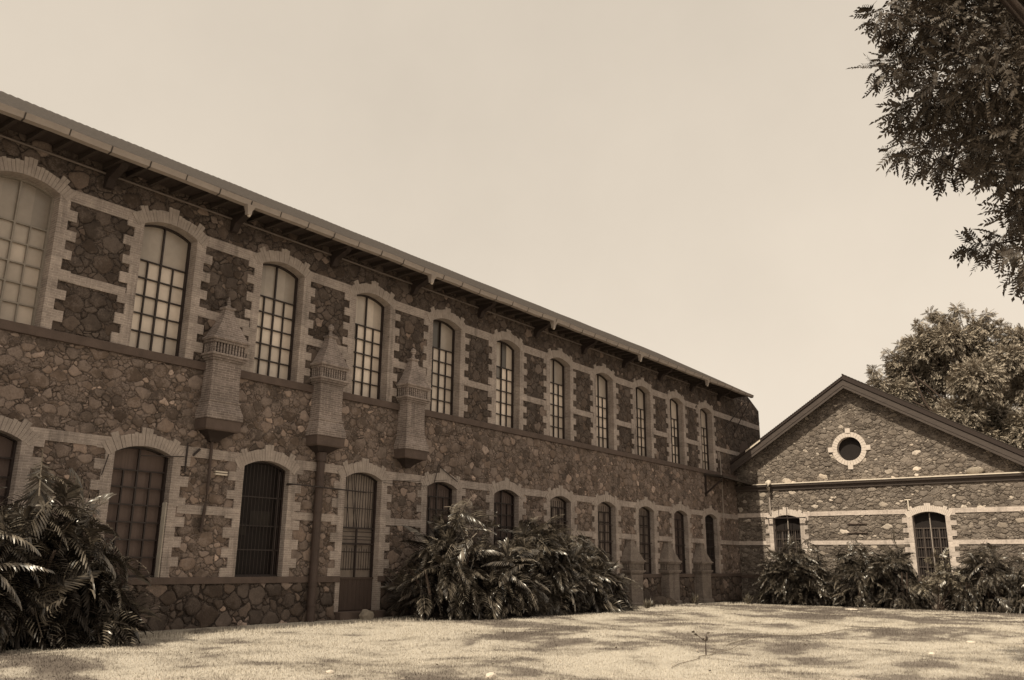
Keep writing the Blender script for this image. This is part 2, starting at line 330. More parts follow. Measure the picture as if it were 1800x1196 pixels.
# wall: two materials of stone by zone, built as strips
walls = {'mid': MB(), 'dark': MB(), 'pl': MB()}
def wq(key, x0, x1, z0, z1, z1b=None):
    walls[key].quad((x0, 0, z0), (x1, 0, z0), (x1, 0, z1 if z1b is None else z1b), (x0, 0, z1))
edges = [XL]
for k in KS: edges += [X0 + S * k, X0 + S * k + W]
edges.append(XR)
def ztop(x): return eave(x) + .12 - PITCH * EAVE_Y + .03
for i in range(len(edges) - 1):
    a, b = edges[i], edges[i + 1]
    if i % 2 == 0:   # pier
        wq('pl', a, b, -.6, Z_PL); wq('mid', a, b, Z_PL, Z_SC)
        if b >= XR - .01:
            walls['dark'].add([(a, 0, Z_SC), (b, 0, Z_SC), (b, 0, 11.05), (b - 1.7, 0, 11.75), (a, 0, 11.75)], [(0, 1, 2, 3, 4)])
        else: wq('dark', a, b, Z_SC, ztop(a), ztop(b))
    else:
        k = KS[i // 2]; lo = .22 if k == 3 else Z_SB
        wq('pl', a, b, -.6, min(lo, Z_PL))
        if lo > Z_PL: wq('mid', a, b, Z_PL, lo)
        pts = arc(a, b, LSP, SAG)
        for p, q in zip(pts[:-1], pts[1:]): walls['mid'].quad((p[0], 0, p[1]), (q[0], 0, q[1]), (q[0], 0, ZM), (p[0], 0, ZM))
        wq('mid', a, b, ZM, Z_SC); wq('mid', a, b, Z_SC, Z_US)
        pts = arc(a, b, USP, SAG)
        for p, q in zip(pts[:-1], pts[1:]): walls['dark'].quad((p[0], 0, p[1]), (q[0], 0, q[1]), (q[0], 0, ztop(q[0])), (p[0], 0, ztop(p[0])))
def facing(u0, u1, z0, z1, radii, flat, seed, hole, H, name, mat, parent, to3d, joint=.018, nd=18):
    """rubble facing: stones thrown large first, each grown to its neighbours, rounded and domed; all in one mesh"""
    g = np.random.default_rng(seed); C = np.zeros((0, 3)); L, Hh = (u1 - u0), (z1 - z0) * flat
    cell = .6; grid = {}
    pts = []
    for r, cov in radii:
        tries = int(L * Hh * cov / (math.pi * r * r) * 6)
        P = g.random((tries, 2)) * (L, Hh); R_ = r * g.uniform(.8, 1.25, tries)
        for (x, y), q in zip(P, R_):
            cx, cy = int(x / cell), int(y / cell); ok = True
            for ix in (cx - 1, cx, cx + 1):
                for iy in (cy - 1, cy, cy + 1):
                    for k_ in grid.get((ix, iy), ()):
                        a = pts[k_]
                        if (a[0] - x) ** 2 + (a[1] - y) ** 2 < (a[2] + q) ** 2 * .74: ok = False; break
                    if not ok: break
                if not ok: break
            if ok and not hole(u0 + x, z0 + y / flat): grid.setdefault((cx, cy), []).append(len(pts)); pts.append((x, y, q))
    A = np.array(pts); th = np.arange(nd) * 2 * math.pi / nd; ct, st = np.cos(th), np.sin(th); V = []; Fq = []; o = 0
    prof = ((1.0, -.25), (.98, .45), (.88, .88), (.55, 1.0)); ring = []
    for a_ in range(3):
        for k_ in range(nd): ring.append((a_ * nd + k_, a_ * nd + (k_ + 1) % nd, (a_ + 1) * nd + (k_ + 1) % nd, (a_ + 1) * nd + k_))
    cc = 4 * nd
    for k_ in range(0, nd, 2): ring.append((3 * nd + k_, 3 * nd + (k_ + 1) % nd, 3 * nd + (k_ + 2) % nd, cc))
    ring = np.array(ring)
    for i_, (x, y, q) in enumerate(pts):
        cx, cy = int(x / cell), int(y / cell); nb = [k_ for ix in (cx - 1, cx, cx + 1) for iy in (cy - 1, cy, cy + 1) for k_ in grid.get((ix, iy), ()) if k_ != i_]
        ph = g.uniform(0, 6.28, 3); T = q * 2.0 * (1 + .28 * np.cos(2 * th + ph[0]) + .12 * np.cos(3 * th + ph[1]))
        if nb:
            B = A[nb]; dx, dy = B[:, 0] - x, B[:, 1] - y; d2 = dx * dx + dy * dy; d = np.sqrt(d2)
            off = (d2 + q * q - B[:, 2] ** 2) / (2 * d) - joint * .5; ca = (dx[:, None] * ct + dy[:, None] * st) / d[:, None]
            tt = np.where(ca > .05, off[:, None] / np.maximum(ca, .05), 9); T = np.minimum(T, np.maximum(tt.min(0), q * .35))
        Tm = (T * 3 + np.roll(T, 1) + np.roll(T, -1)) / 5; T = np.minimum(Tm, T * 1.03) * (1 + .06 * np.cos(5 * th + ph[2])) * g.uniform(.90, 1.03, nd)
        px, pz = u0 + x + ct * T, z0 + (y + st * T) / flat; c0, c1 = u0 + x, z0 + y / flat
        for k_ in range(nd):
            n_ = 0
            while (hole(px[k_], pz[k_]) or not (z0 <= pz[k_] <= z1) or not (u0 <= px[k_] <= u1)) and n_ < 8: px[k_] = c0 + (px[k_] - c0) * .8; pz[k_] = c1 + (pz[k_] - c1) * .8; n_ += 1
        def wp(a_, b_): return (a_ + .030 * np.sin(b_ * 11 + 2.2 * np.sin(a_ * 4.1)) + .022 * np.sin(b_ * 23 + a_ * 9), b_ + .026 * np.sin(a_ * 10 + 2.5 * np.sin(b_ * 3.7)) + .018 * np.sin(a_ * 25 - b_ * 8))
        h = H * g.uniform(.15, 1.0) * min(1, .45 + q / .22); tx, ty = g.uniform(-.25, .25, 2)
        for sc_, hh_ in prof:
            qx, qz = c0 + (px - c0) * sc_, c1 + (pz - c1) * sc_; dep = h * hh_ * (1 + tx * ct * sc_ + ty * st * sc_) if hh_ > 0 else np.full(nd, h * hh_)
            V.append(to3d(*wp(qx, qz), dep))
        V.append(to3d(*wp(np.array([c0]), np.array([c1])), np.array([h * 1.02]))); Fq.append(ring + o); o += 4 * nd + 1
    ob = npmesh(name, np.concatenate(V), np.concatenate(Fq), mat, parent); ob.data.polygons.foreach_set('use_smooth', [True] * len(ob.data.polygons))
    return ob
def hole_hall(u, z):
    k = round((u - X0 - W / 2) / S)
    if k in KS and abs(u - X0 - S * k - W / 2) < W / 2 + .09:
        if (.1 if k == 3 else Z_SB - .05) < z < LSP + .27 or Z_US - .1 < z < USP + .27: return True
    return u > XR - .08 or z > 11.72 - max(0, u - (XR - 1.7)) * .42
hall3 = lambda u, z, d: np.stack([u, -d, z], -1)
walls['mid'].build('wall', M['m_mid'], hall)
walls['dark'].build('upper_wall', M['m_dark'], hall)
walls['pl'].build('plinth', M['m_dark'], hall)
facing(-1.0, XR, Z_PL + .1, Z_SC, ((.22, .10), (.15, .25), (.10, .42), (.065, .6), (.04, .6)), 1.3, 1, hole_hall, .036, 'stone_facing', M['s_mid'], hall, hall3)
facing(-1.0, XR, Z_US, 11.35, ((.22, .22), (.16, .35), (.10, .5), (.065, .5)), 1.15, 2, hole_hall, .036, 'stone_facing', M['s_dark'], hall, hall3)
facing(-1.0, XR, -.2, Z_PL, ((.27, .35), (.19, .45), (.12, .5), (.07, .5)), 1.1, 3, hole_hall, .06, 'stone_facing', M['s_plinth'], hall, hall3, .03)
m = MB(); m.box(XL, XR, .5, 10.0, -.6, 10.9); m.box(XL, XL + .02, 0.002, .5, -.6, 11.3); m.box(XR - .45, XR - .002, .002, .5, -.6, 11.0); m.box(48.0, XR - 1.8, .002, 10.0, 10.9, 11.74)
m.build('inner_wall', M['stone_dark'], hall)
# brick bands and sill courses (skip the openings)
def course(z0, z1, inset):
    for i in range(0, len(edges) - 1, 2):
        b = MB(); b.box(edges[i] + (inset if i else 0), edges[i + 1] - inset, -.040, .0, z0, z1); b.build('brick_band', M['brick'], hall)
course(2.75, 2.97, .26)
course(4.17, 4.42, .1)
course(7.84, 8.07, .26)
course(9.80, 10.10, .1)
b = MB(); b.box(XL, 17.43, -.07, .12, Z_PL, Z_SB - .004); b.box(18.94, XR, -.07, .12, Z_PL, Z_SB - .004); b.build('sill_course', M['slab'], hall, bevel=.012)
b = MB(); b.box(XL, XR - .3, -.085, .12, Z_SC, Z_US - .004); b.build('sill_course', M['slab'], hall, bevel=.012)

def jamb_mbs(zb, zs, r, dep=.26, pr=.048):
    """two brick jambs toothed into the rubble with the reveal behind them; the opening starts at local x 0"""
    res = []
    for side in (0, 1):
        m = MB(); z = zb; i = side
        while z < zs + .12:
            h = min(r.uniform(.22, .27), zs + .12 - z)
            if h < .05: break
            wd = (.25 if i % 2 else .46) + r.uniform(-.03, .03); p = pr + r.uniform(-.005, .005)
            if side == 0: m.box(-wd, 0, -p, dep, z, z + h)
            else: m.box(W, W + wd, -p, dep, z, z + h)
            z += h; i += 1
        res.append(m)
    return res
def arch_mb(zs, r, dep=.26, pr=.045):
    m = MB()
    n = 25; h = W / 2; rr = (h * h + SAG * SAG) / (2 * SAG); cx = W / 2; cz = zs - (rr - SAG); a0 = math.asin(h / rr) + .13
    for j in range(n):
        t0 = -a0 + 2 * a0 * j / n + .0022; t1 = -a0 + 2 * a0 * (j + 1) / n - .0022
        hh = .31 + (.12 if j in (3, 4, 11, 12, 13, 20, 21) else 0) + r.uniform(-.02, .02); r0 = rr - .004; r1 = rr + hh; p = pr + .012 + r.uniform(-.007, .007)
        q = [(cx + r0 * math.sin(t0), -p, cz + r0 * math.cos(t0)), (cx + r0 * math.sin(t1), -p, cz + r0 * math.cos(t1)),
             (cx + r1 * math.sin(t1), -p, cz + r1 * math.cos(t1)), (cx + r1 * math.sin(t0), -p, cz + r1 * math.cos(t0))]
        m.prism(q, (0, dep + p, 0))
    return m
def bars(m, x0, x1, zs, sag, zb, y, cols, rows, ztop, fr=.05, tb=.032, centre=True, dy=.05, vtop=True):
    """frame that follows the arch, vertical and horizontal glazing bars"""
    m.box(x0, x0 + fr, y - dy, y + dy, zb, zs); m.box(x1 - fr, x1, y - dy, y + dy, zb, zs); m.box(x0 + fr, x1 - fr, y - dy, y + dy, zb, zb + fr)
    A = arc(x0, x1, zs, sag, 14); B = arc(x0 + fr, x1 - fr, zs - .01, sag - .04, 14)
    for i in range(14):
        m.prism([(A[i][0], y - dy, A[i][1]), (A[i + 1][0], y - dy, A[i + 1][1]), (B[i + 1][0], y - dy, B[i + 1][1]), (B[i][0], y - dy, B[i][1])], (0, 2 * dy, 0))
    cx = (x0 + x1) / 2
    for c in range(1, cols):
        x = x0 + fr + (x1 - x0 - 2 * fr) * c / cols
        zt = ztop if not (centre and abs(x - cx) < .01) else zs + sag - .03
        t = tb * (1.3 if (centre and abs(x - cx) < .01) else 1)
        m.box(x - t / 2, x + t / 2, y - .028, y + .022, zb + fr, zt)
    for r_ in range(1, rows + 1):
        z = zb + fr + (ztop - zb - fr) * r_ / rows
        m.box(x0 + fr, x1 - fr, y - .030, y + .020, z - tb / 2, z + tb / 2)
def pane_mb(x0, x1, zs, sag, zb, y):
    m = MB(); A = arc(x0, x1, zs, sag, 14)
    for a, b_ in zip(A[:-1], A[1:]): m.quad((a[0], y, zb), (b_[0], y, zb), (b_[0], y, b_[1]), (a[0], y, a[1]))
    return m
# upper windows
rr_ = random.Random(11)
protoU = []
for k in KS:
    ox = X0 + S * k
    mb_ = MB(); mat = M['iron']
    bars(mb_, .0, W, USP, SAG, Z_US, .30, 4, 5, 9.02)
    mb_.v = [(x + ox, y, z) for x, y, z in mb_.v]
    wdw = mb_.build('window', M['iron_pale'] if k == 0 else M['iron'], hall)
    if k == 0: wdw['label'] = 'tall arched window with pale painted glazing bars'
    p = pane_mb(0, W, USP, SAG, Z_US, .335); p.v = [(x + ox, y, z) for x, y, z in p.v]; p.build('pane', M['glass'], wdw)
    
    for s_ in jamb_mbs(Z_US, USP, rr_): s_.v = [(x + ox, y, z) for x, y, z in s_.v]; s_.build('brick_jamb', M['brick'], wdw)
    s_ = arch_mb(USP, rr_); s_.v = [(x + ox, y, z) for x, y, z in s_.v]; s_.build('brick_arch', M['voussoir'], wdw)
# lower windows
for k in KS:
    ox = X0 + S * k; r = random.Random(100 + k); zb = .22 if k == 3 else Z_SB
    mb_ = MB()
    if k == 3:
        nm = 'door'
        mb_.box(0, .05, .16, .24, zb, LSP); mb_.box(W - .05, W, .16, .24, zb, LSP); mb_.box(.05, W - .05, .16, .24, 2.60, 2.645); mb_.box(.05, W - .05, .16, .24, 2.13, 2.18)
        A = arc(.0, W, LSP, SAG, 14); B = arc(.05, W - .05, LSP - .01, SAG - .04, 14)
        for i in range(14): mb_.prism([(A[i][0], .16, A[i][1]), (A[i + 1][0], .16, A[i + 1][1]), (B[i + 1][0], .16, B[i + 1][1]), (B[i][0], .16, B[i][1])], (0, .08, 0))
        for j in range(13):
            x = .12 + j * 1.26 / 12; lean = r.uniform(-.03, .03) + (.22 if j in (1, 3, 4) else 0)
            mb_.tube([(x + lean, .19, 2.62), (x, .19, 4.16 + .1 * math.sin(math.pi * j / 12))], .011, 5)
        for z in (3.2, 3.72): mb_.box(.05, W - .05, .18, .20, z, z + .025)
        for z in (2.27, 2.36, 2.5): mb_.box(.05, W - .05, .18, .20, z, z + .022)
        mb_.box(W / 2 - .025, W / 2 + .025, .15, .20, 1.12, 2.6)
        for j in range(14):
            x = .1 + j * 1.3 / 13
            if abs(x - W / 2) > .05: mb_.tube([(x, .175, 1.38), (x, .175, 2.02 + (.08 if j % 3 == 0 else 0))], .010, 5)
        mb_.box(.05, W - .05, .17, .19, 1.40, 1.43); mb_.box(.05, W - .05, .17, .19, 1.90, 1.93)
    else:
        nm = 'window'
        if k == 2:
            bars(mb_, 0, W, LSP, SAG, zb, .20, 1, 1, 2.55, .05, .03, False)
            for j in range(1, 13): mb_.tube([(j * W / 13, .15, zb + .02), (j * W / 13, .15, 4.2)], .009, 5)
            for z in (1.9, 3.3): mb_.box(.05, W - .05, .14, .16, z, z + .025)
            mb_.box(W - .20, W - .16, .14, .19, zb, 4.05)
        elif k <= 1: bars(mb_, 0, W, LSP, SAG, zb, .22, 4, 6, 3.72, .05, .034, True)
        elif k in (4, 5):
            bars(mb_, 0, W, LSP, SAG, zb, .22, 4, 6, 3.8, .05, .034, True)
            for j in range(1, 12): mb_.tube([(j * W / 12, .12, zb), (j * W / 12, .12, 4.05)], .008, 5)
        else:
            bars(mb_, 0, W, LSP, SAG, zb, .24, 3, 6, 3.85, .05, .045, False)
            for j in range(1, 10): mb_.tube([(j * W / 10, .12, zb), (j * W / 10, .12, 4.1)], .012, 5)
            for z in (1.9, 2.6, 3.3): mb_.box(0, W, .11, .13, z, z + .03)
    mb_.v = [(x + ox, y, z) for x, y, z in mb_.v]; wdw = mb_.build(nm, M['iron'], hall)
    gm = {2: 'black', 3: 'door_pane', 1: 'shutter', 0: 'shutter', -1: 'shutter', -2: 'shutter', 4: 'shutter', 5: 'shutter', 9: 'shutter', 10: 'black'}.get(k, 'glass_curtain')
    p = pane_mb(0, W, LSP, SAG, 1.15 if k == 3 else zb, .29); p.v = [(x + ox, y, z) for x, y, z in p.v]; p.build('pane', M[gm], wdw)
    if k == 3:
        q = MB()
        for j in range(9): q.box(ox + .04 + j * 1.425 / 9, ox + .035 + (j + 1) * 1.425 / 9, .14, .27, .24, 1.12)
        q.box(ox, ox + W, .12, .27, 1.12, 1.18); q.build('door_panel', M['door_wood'], wdw)
        q = MB(); q.box(ox - .1, ox + W + .1, -.28, .3, -.2, .22); q.build('doorstep', M['slab'], wdw, bevel=.02)
    if k == 2:
        q = MB(); q.box(ox + .55, ox + 1.2, .27, .285, 2.55, 2.95); q.box(ox + .05, ox + .45, .27, .285, 2.3, 2.6); q.build('inner_panel', M['leaf_inner'], wdw)
    if k == 1: 
        q = MB(); q.box(ox + W - .03, ox + W - .004, .0, .16, Z_SB + .0, 3.0); q.build('reveal_strip', M['concrete'], wdw)
    for si, s_ in enumerate(jamb_mbs(Z_SB, LSP, r)):
        if k == 3: s_.box(*((-.16, 0) if si == 0 else (W, W + .16)), -.05, .27, .22, Z_SB - .002)
        s_.v = [(x + ox, y, z) for x, y, z in s_.v]; s_.build('brick_jamb', M['brick'], wdw)
    s_ = arch_mb(LSP, r); s_.v = [(x + ox, y, z) for x, y, z in s_.v]; s_.build('brick_arch', M['voussoir'], wdw)

# roof: corrugated courses of clay tile, soffit, rafters, brackets, gutter
RX0, RX1 = -14.0, 47.6; RIDGE = 5.0
nrow = int((RX1 - RX0) / .05); xs_ = np.linspace(RX0, RX1, nrow)
ycs = np.array([EAVE_Y - .12, -.2, .8, 1.8, 2.8, 3.8, RIDGE]); V = []
for j, yy in enumerate(ycs):
    zz = eave(xs_) + .23 + PITCH * (yy - EAVE_Y) + .045 * np.abs(np.sin(xs_ * math.pi / .22)) + .006 * np.sin(xs_ * 1.7 + j)
    V.append(np.stack([xs_, np.full_like(xs_, yy), zz], -1))
ext = V[0].copy(); ext[:, 2] = eave(xs_) + .19; V.insert(0, ext); far_ = V[-1].copy(); far_[:, 1] = 11.2; far_[:, 2] -= PITCH * 6.2; V.append(far_)
V = np.stack(V); a, b_ = V.shape[:2]; idx = np.arange(a * b_).reshape(a, b_)
FF = np.stack([idx[:-1, :-1], idx[:-1, 1:], idx[1:, 1:], idx[1:, :-1]], -1).reshape(-1, 4)
npmesh('roof', V.reshape(-1, 3), FF, M['tile'], hall)
def sz(x, y): return eave(x) + .12 + PITCH * (y - EAVE_Y)
def sf(x, y): return eave(x) + .15 + .06 * (y - EAVE_Y)
m = MB()
m.add([(RX0, EAVE_Y, sf(RX0, EAVE_Y)), (RX1, EAVE_Y, sf(RX1, EAVE_Y)), (RX1, -.003, sf(RX1, 0)), (RX0, -.003, sf(RX0, 0)),
       (RX0, EAVE_Y, sf(RX0, EAVE_Y) + .04), (RX1, EAVE_Y, sf(RX1, EAVE_Y) + .04), (RX1, -.003, sf(RX1, 0) + .04), (RX0, -.003, sf(RX0, 0) + .04)],
      [(0, 3, 2, 1), (4, 5, 6, 7), (0, 1, 5, 4), (1, 2, 6, 5), (2, 3, 7, 6), (3, 0, 4, 7)])
m.prism([(RX1, -1.0, eave(RX1) + .15), (RX1, 11, eave(RX1) + .1), (RX1, RIDGE, sz(RX1, RIDGE))], (-.05, 0, 0)); m.build('soffit', M['soffit'], hall)
x = 1.2
while x < 47.4:
    m = MB(); m.prism([(x, EAVE_Y + .02, sf(x, EAVE_Y) - .002), (x, EAVE_Y + .02, sf(x, EAVE_Y) - .09), (x, -.004, sf(x, 0) - .14), (x, -.004, sf(x, 0) - .002)], (.09, 0, 0)); m.build('rafter', M['rafter'], hall); x += .6
m = MB(); m.tube([(RX0, -.055, eave(RX0) - .02)] + [(q, -.055, eave(q) - .02) for q in (0, 10, 20, 30, 40)] + [(RX1 - .2, -.055, eave(RX1) - .02)], .028, 6); m.build('wall_conduit', M['conduit'], hall)
for k in range(-2, 11):
    cx = X0 + S * k + W + (S - W) / 2
    if cx > 47: continue
    m = MB(); e = sz(cx, -.5)
    e = sf(cx, 0); pts = [(cx - .10, -.002, e - .62), (cx - .10, -.14, e - .60), (cx - .10, -.24, e - .40), (cx - .10, -.72, e - .22), (cx - .10, -.80, e - .12), (cx - .10, -.80, e - .06), (cx - .10, -.002, e - .004)]
    m.prism(pts, (.20, 0, 0)); m.build('bracket', M['wood_dark'], hall, bevel=.015)
m = MB()
x = RX0
gw_ = lambda q: .010 * math.sin(q * 1.9) + .008 * math.sin(q * .7 + 2) + .006 * math.sin(q * 4.3)
gy0, gy1 = EAVE_Y - .17, EAVE_Y - .02
def gutter_piece(mb, xa, xb, grow=0.0):
    pts = [(gy1 + grow, .17), (gy0 - .03 - grow, .17), (gy0 - grow, .10), (gy0 + .02 - grow, .04 - grow), (gy1 + grow, .02 - grow)]
    n = len(pts); vs = [(xa, y, eave(xa) + gw_(xa) + z) for y, z in pts] + [(xb, y, eave(xb) + gw_(xb) + z) for y, z in pts]
    mb.add(vs, [tuple(range(n)), tuple(range(n, 2 * n))[::-1]] + [(i, n + i, n + (i + 1) % n, (i + 1) % n) for i in range(n)])
q = RX0
while q < RX1:
    q2 = min(q + .97, RX1 + .05); gutter_piece(m, q, q2); q = q2
gut = m.build('gutter', M['gutter'], hall)
m = MB(); x = RX0 + .3
while x < RX1: gutter_piece(m, x, x + .03, .008); x += .97
m.build('gutter_joints', M['gutter_joint'], gut)
for x in (-9.1, -1.9, 5.3, 12.5, 19.75, 26.96, 34.1, 41.4):
    m = MB(); z = eave(x); m.rings([(z - .22, .06, .12), (z - .12, .07, .13), (z + .02, .13, .19), (z + .03, .13, .19)], x, gy1 - .0); o = m.build('gutter_outlet', M['gutter'], gut)
    m = MB(); m.tube([(x + .02, gy0 + .08, z - .27), (x + .02, gy0 + .08, z - .21)], [.035, .05], 8); m.build('outlet_lip', M['white'], gut)

# brick chimney turrets on the facade
def turret(cx, ball=True, ground=False):
    r = random.Random(int(cx * 10)); mat = M['brick_pillar'] if ground else M['brick_turret']
    dz = -5.49 if ground else 0.0; kw = 1.2 if ground else 1.0
    m = MB()
    if ground: m.rings([(-.4, .60, .55), (-.02, .60, .54), (0.0, .525, .47), (.5, .52, .46), (1.20, .52, .46)], cx)
    else: m.rings([(5.15, .545, .54), (5.32, .54, .53), (5.40, .51, .50), (5.60, .455, .445), (5.601, .475, .465), (5.66, .475, .465), (5.661, .44, .425), (6.2, .425, .405), (6.70, .43, .41)], cx)
    t = m.build('turret', mat, hall, bevel=.01)
    m = MB(); z = 6.70 + dz
    for z0, z1, e in ((0, .05, .04), (.055, .11, .085), (.115, .175, .13)): m.rings([(z + z0, (.43 + e) * kw, .41 + e), (z + z1, (.43 + e) * kw, .41 + e)], cx)
    m.rings([(z + .175, .40 * kw, .375), (z + .47, .40 * kw, .375)], cx)
    n = 11; hw = .50 * kw; dd = .475
    for j in range(n):
        x = cx - hw + (j + .5) * 2 * hw / n; m.box(x - .024 * kw, x + .024 * kw, -dd, -.374, z + .175, z + .47)
    for j in range(5):
        y = -.03 - j * .09
        for sx in (-1, 1):
            xa, xb = sorted((cx + sx * hw, cx + sx * (hw - .07))); m.box(xa, xb, y - .045, y, z + .175, z + .47)
    for z0, z1, e in ((.47, .53, .10), (.535, .60, .145)): m.rings([(z + z0, (.43 + e) * kw, .41 + e), (z + z1, (.43 + e) * kw, .41 + e)], cx)
    m.build('baluster_cornice', mat, t, bevel=.006)
    m = MB(); z = 7.30 + dz
    prof = [(0, .54, .52), (.06, .49, .48), (.25, .38, .42), (.45, .27, .36), (.62, .19, .31), (.78, .145, .28), (.86, .13, .27), (.87, .17, .30), (.92, .17, .30), (.93, .11, .25)]
    m = MB(); vs = []
    for zz, hw, d in prof:
        yb = -.0 if zz < .1 else -max(0, .28 - hw) * .3
        vs += [(cx - hw * kw, yb, z + zz), (cx - hw * kw, -d, z + zz), (cx + hw * kw, -d, z + zz), (cx + hw * kw, yb, z + zz)]
    n = len(prof); fs = [(0, 3, 2, 1), tuple(4 * (n - 1) + i for i in range(4))]
    for i in range(n - 1):
        for k_ in range(4): fs.append((4 * i + k_, 4 * i + (k_ + 1) % 4, 4 * i + 4 + (k_ + 1) % 4, 4 * i + 4 + k_))
    m.add(vs, fs); m.build('turret_roof', mat, t)
    if not ground:
        m = MB(); zc = z + .93; yc = -.17
        if ball:
            pr = [(0, .09), (.05, .07), (.10, .045), (.16, .05), (.20, .085), (.25, .10), (.31, .085), (.36, .03), (.38, .012)]
            m.tube([(cx, yc, zc + a) for a, q in pr], [q for a, q in pr], 12)
        else:
            pr = [(-.02, .10), (.02, .085), (.07, .05), (.13, .06), (.2, .035), (.30, .015)]
            m.tube([(cx + .01, yc, zc + a) for a, q in pr], [q for a, q in pr], 9)
        m.build('finial', mat, t, smooth=True)
        m = MB(); m.rings([(4.86, .50, .49), (4.90, .52, .505), (5.148, .525, .51)], cx); m.build('base_tray', M['slab'], t, bevel=.01)
        m = MB(); m.rings([(4.60, .12, .15), (4.70, .20, .22), (4.86, .42, .42)], cx); m.build('funnel', M['wood_dark'], t)
    return t
for i in range(3): turret(12.77 + 3.6 * i, ball=(i > 0))
for i in range(3): turret(34.40 + 3.6 * i, ground=True)
# pipes, rods and fittings on the facade
m = MB(); px = 16.33
m.tube([(px, -.17, 4.65), (px, -.17, -.1)], .118, 14)
m.tube([(px, -.17, 4.70), (px, -.17, 4.45)], .15, 14)
for z in (3.9, 3.0, 1.95, .95, .42): m.tube([(px, -.17, z), (px, -.17, z + .07)], .136, 14)
m.build('downpipe', M['pipe'], hall, smooth=False)
m = MB(); m.tube([(12.74, -.1, 4.65), (12.75, -.1, 3.4), (12.72, -.1, 2.9), (12.70, -.06, 2.33)], .04, 8); m.build('downpipe', M['pipe'], hall)
m = MB(); m.box(12.94, 13.30, -.09, -.0, 3.78, 3.82); m.box(12.94, 13.30, -.09, 0, 3.845, 3.88); m.build('white_bracket', M['white'], hall)
def rod(name, pts, r=.018, mat='iron'): m_ = MB(); m_.tube(pts, r, 6); return m_.build(name, M[mat], hall)
rod('iron_rod', [(15.08, -.3, 3.71), (18.06, -.3, 3.67)], .022); rod('iron_rod', [(15.3, -.3, 3.70), (15.3, .0, 3.70)], .02)
rod('iron_rod', [(10.85, -.12, 4.05), (11.98, -.12, 4.14)], .014)
rod('iron_rod', [(12.07, -.08, 4.50), (12.07, -.08, 3.76)], .022)
rod('iron_rod', [(12.24, -.10, 4.20), (12.41, -.10, 4.38)], .03)
rod('iron_rod', [(9.95, -.1, 3.51), (10.06, -.1, 4.0)], .012)
rod('iron_rod', [(21.3, -.1, 4.2), (21.5, -.1, 4.85), (21.62, -.1, 4.75), (22.5, -.1, 4.35)], .014)
rod('iron_rod', [(18.95, -.1, 4.05), (20.3, -.1, 4.02), (21.4, -.1, 4.15)], .008)
rod('cable', [(24.2, -.05, 4.62), (20.9, -.05, 4.25), (18.9, -.06, 4.1)], .008)
rod('vent_pipe', [(44.83, -.12, 6.3), (44.83, -.12, 7.55), (44.70, -.12, 7.75), (44.60, -.12, 7.3)], .03, 'gutter')
rod('vent_pipe', [(44.7, -.2, 3.9), (44.7, -.2, 6.1)], .025, 'gutter')
# far end: blocked brick arch and roof struts
m = MB(); A = arc(47.9, 49.4, 8.3, .5, 12); m.prism([(47.9, -.045, 7.3)] + [(p[0], -.045, p[1]) for p in A] + [(49.4, -.045, 7.3)], (0, .04, 0)); m.build('blocked_opening', M['slab'], hall)
rod('strut', [(45.7, -.05, 9.2), (46.9, -.9, 10.8)], .03); rod('strut', [(47.0, -.05, 9.0), (47.5, -.9, 10.9)], .03)
# small lean-to canopy in the corner
m = MB(); m.add([(42.8, 0, 6.42), (47.08, 0, 6.42), (47.08, -1.12, 6.12), (42.8, -1.12, 6.27), (42.8, 0, 6.34), (47.08, 0, 6.34), (47.08, -1.12, 6.02), (42.8, -1.12, 6.17)],
      [(0, 1, 2, 3), (7, 6, 5, 4), (3, 2, 6, 7), (0, 3, 7, 4)])
cn = m.build('canopy', M['tile'], hall)
m = MB(); m.box(42.82, 42.92, -.10, -.004, 5.2, 6.33); m.prism([(42.82, -.08, 5.4), (42.82, -1.05, 6.14), (42.82, -1.05, 6.06), (42.82, -.08, 5.3)], (.08, 0, 0)); m.build('canopy_bracket', M['wood_dark'], cn)

# ---------------------------------------------------------------- gabled building
GX0 = 47.1
gab = empty('gabled_building', (GX0, -6.65, -.35), 'low gabled rubble stone wing with round brick oculus and pale brick bands', 'building')
YA = -6.65; YR = -15.6; ZAP = 11.22
def gtop(y): return ZAP - (.635 * (y - YA) if y > YA else .59 * (YA - y))
m = MB(); m.quad((0,) * 3, (0,) * 3, (0,) * 3, (0,) * 3); m = MB()
gw = [(-3.56, -2.055), (-10.80, -9.27)]; GSP = 4.16; GZB = 1.15; BASE = -1.0
OC = (-6.5, 7.76); OR = .66
def gq(y0, y1, z0, z1): m.quad((GX0, y1, z0), (GX0, y0, z0), (GX0, y0, z1), (GX0, y1, z1))
ZS = 5.9
ey = [YR, gw[1][0], gw[1][1], gw[0][0], gw[0][1], -.002]
for i in range(5):
    a, b_ = ey[i], ey[i + 1]
    if i % 2 == 0: gq(a, b_, BASE, ZS)
    else:
        gq(a, b_, BASE, GZB); pts = arc(a, b_, GSP, SAG)
        for p, q in zip(pts[:-1], pts[1:]): m.quad((GX0, q[0], q[1]), (GX0, p[0], p[1]), (GX0, p[0], ZS), (GX0, q[0], ZS))
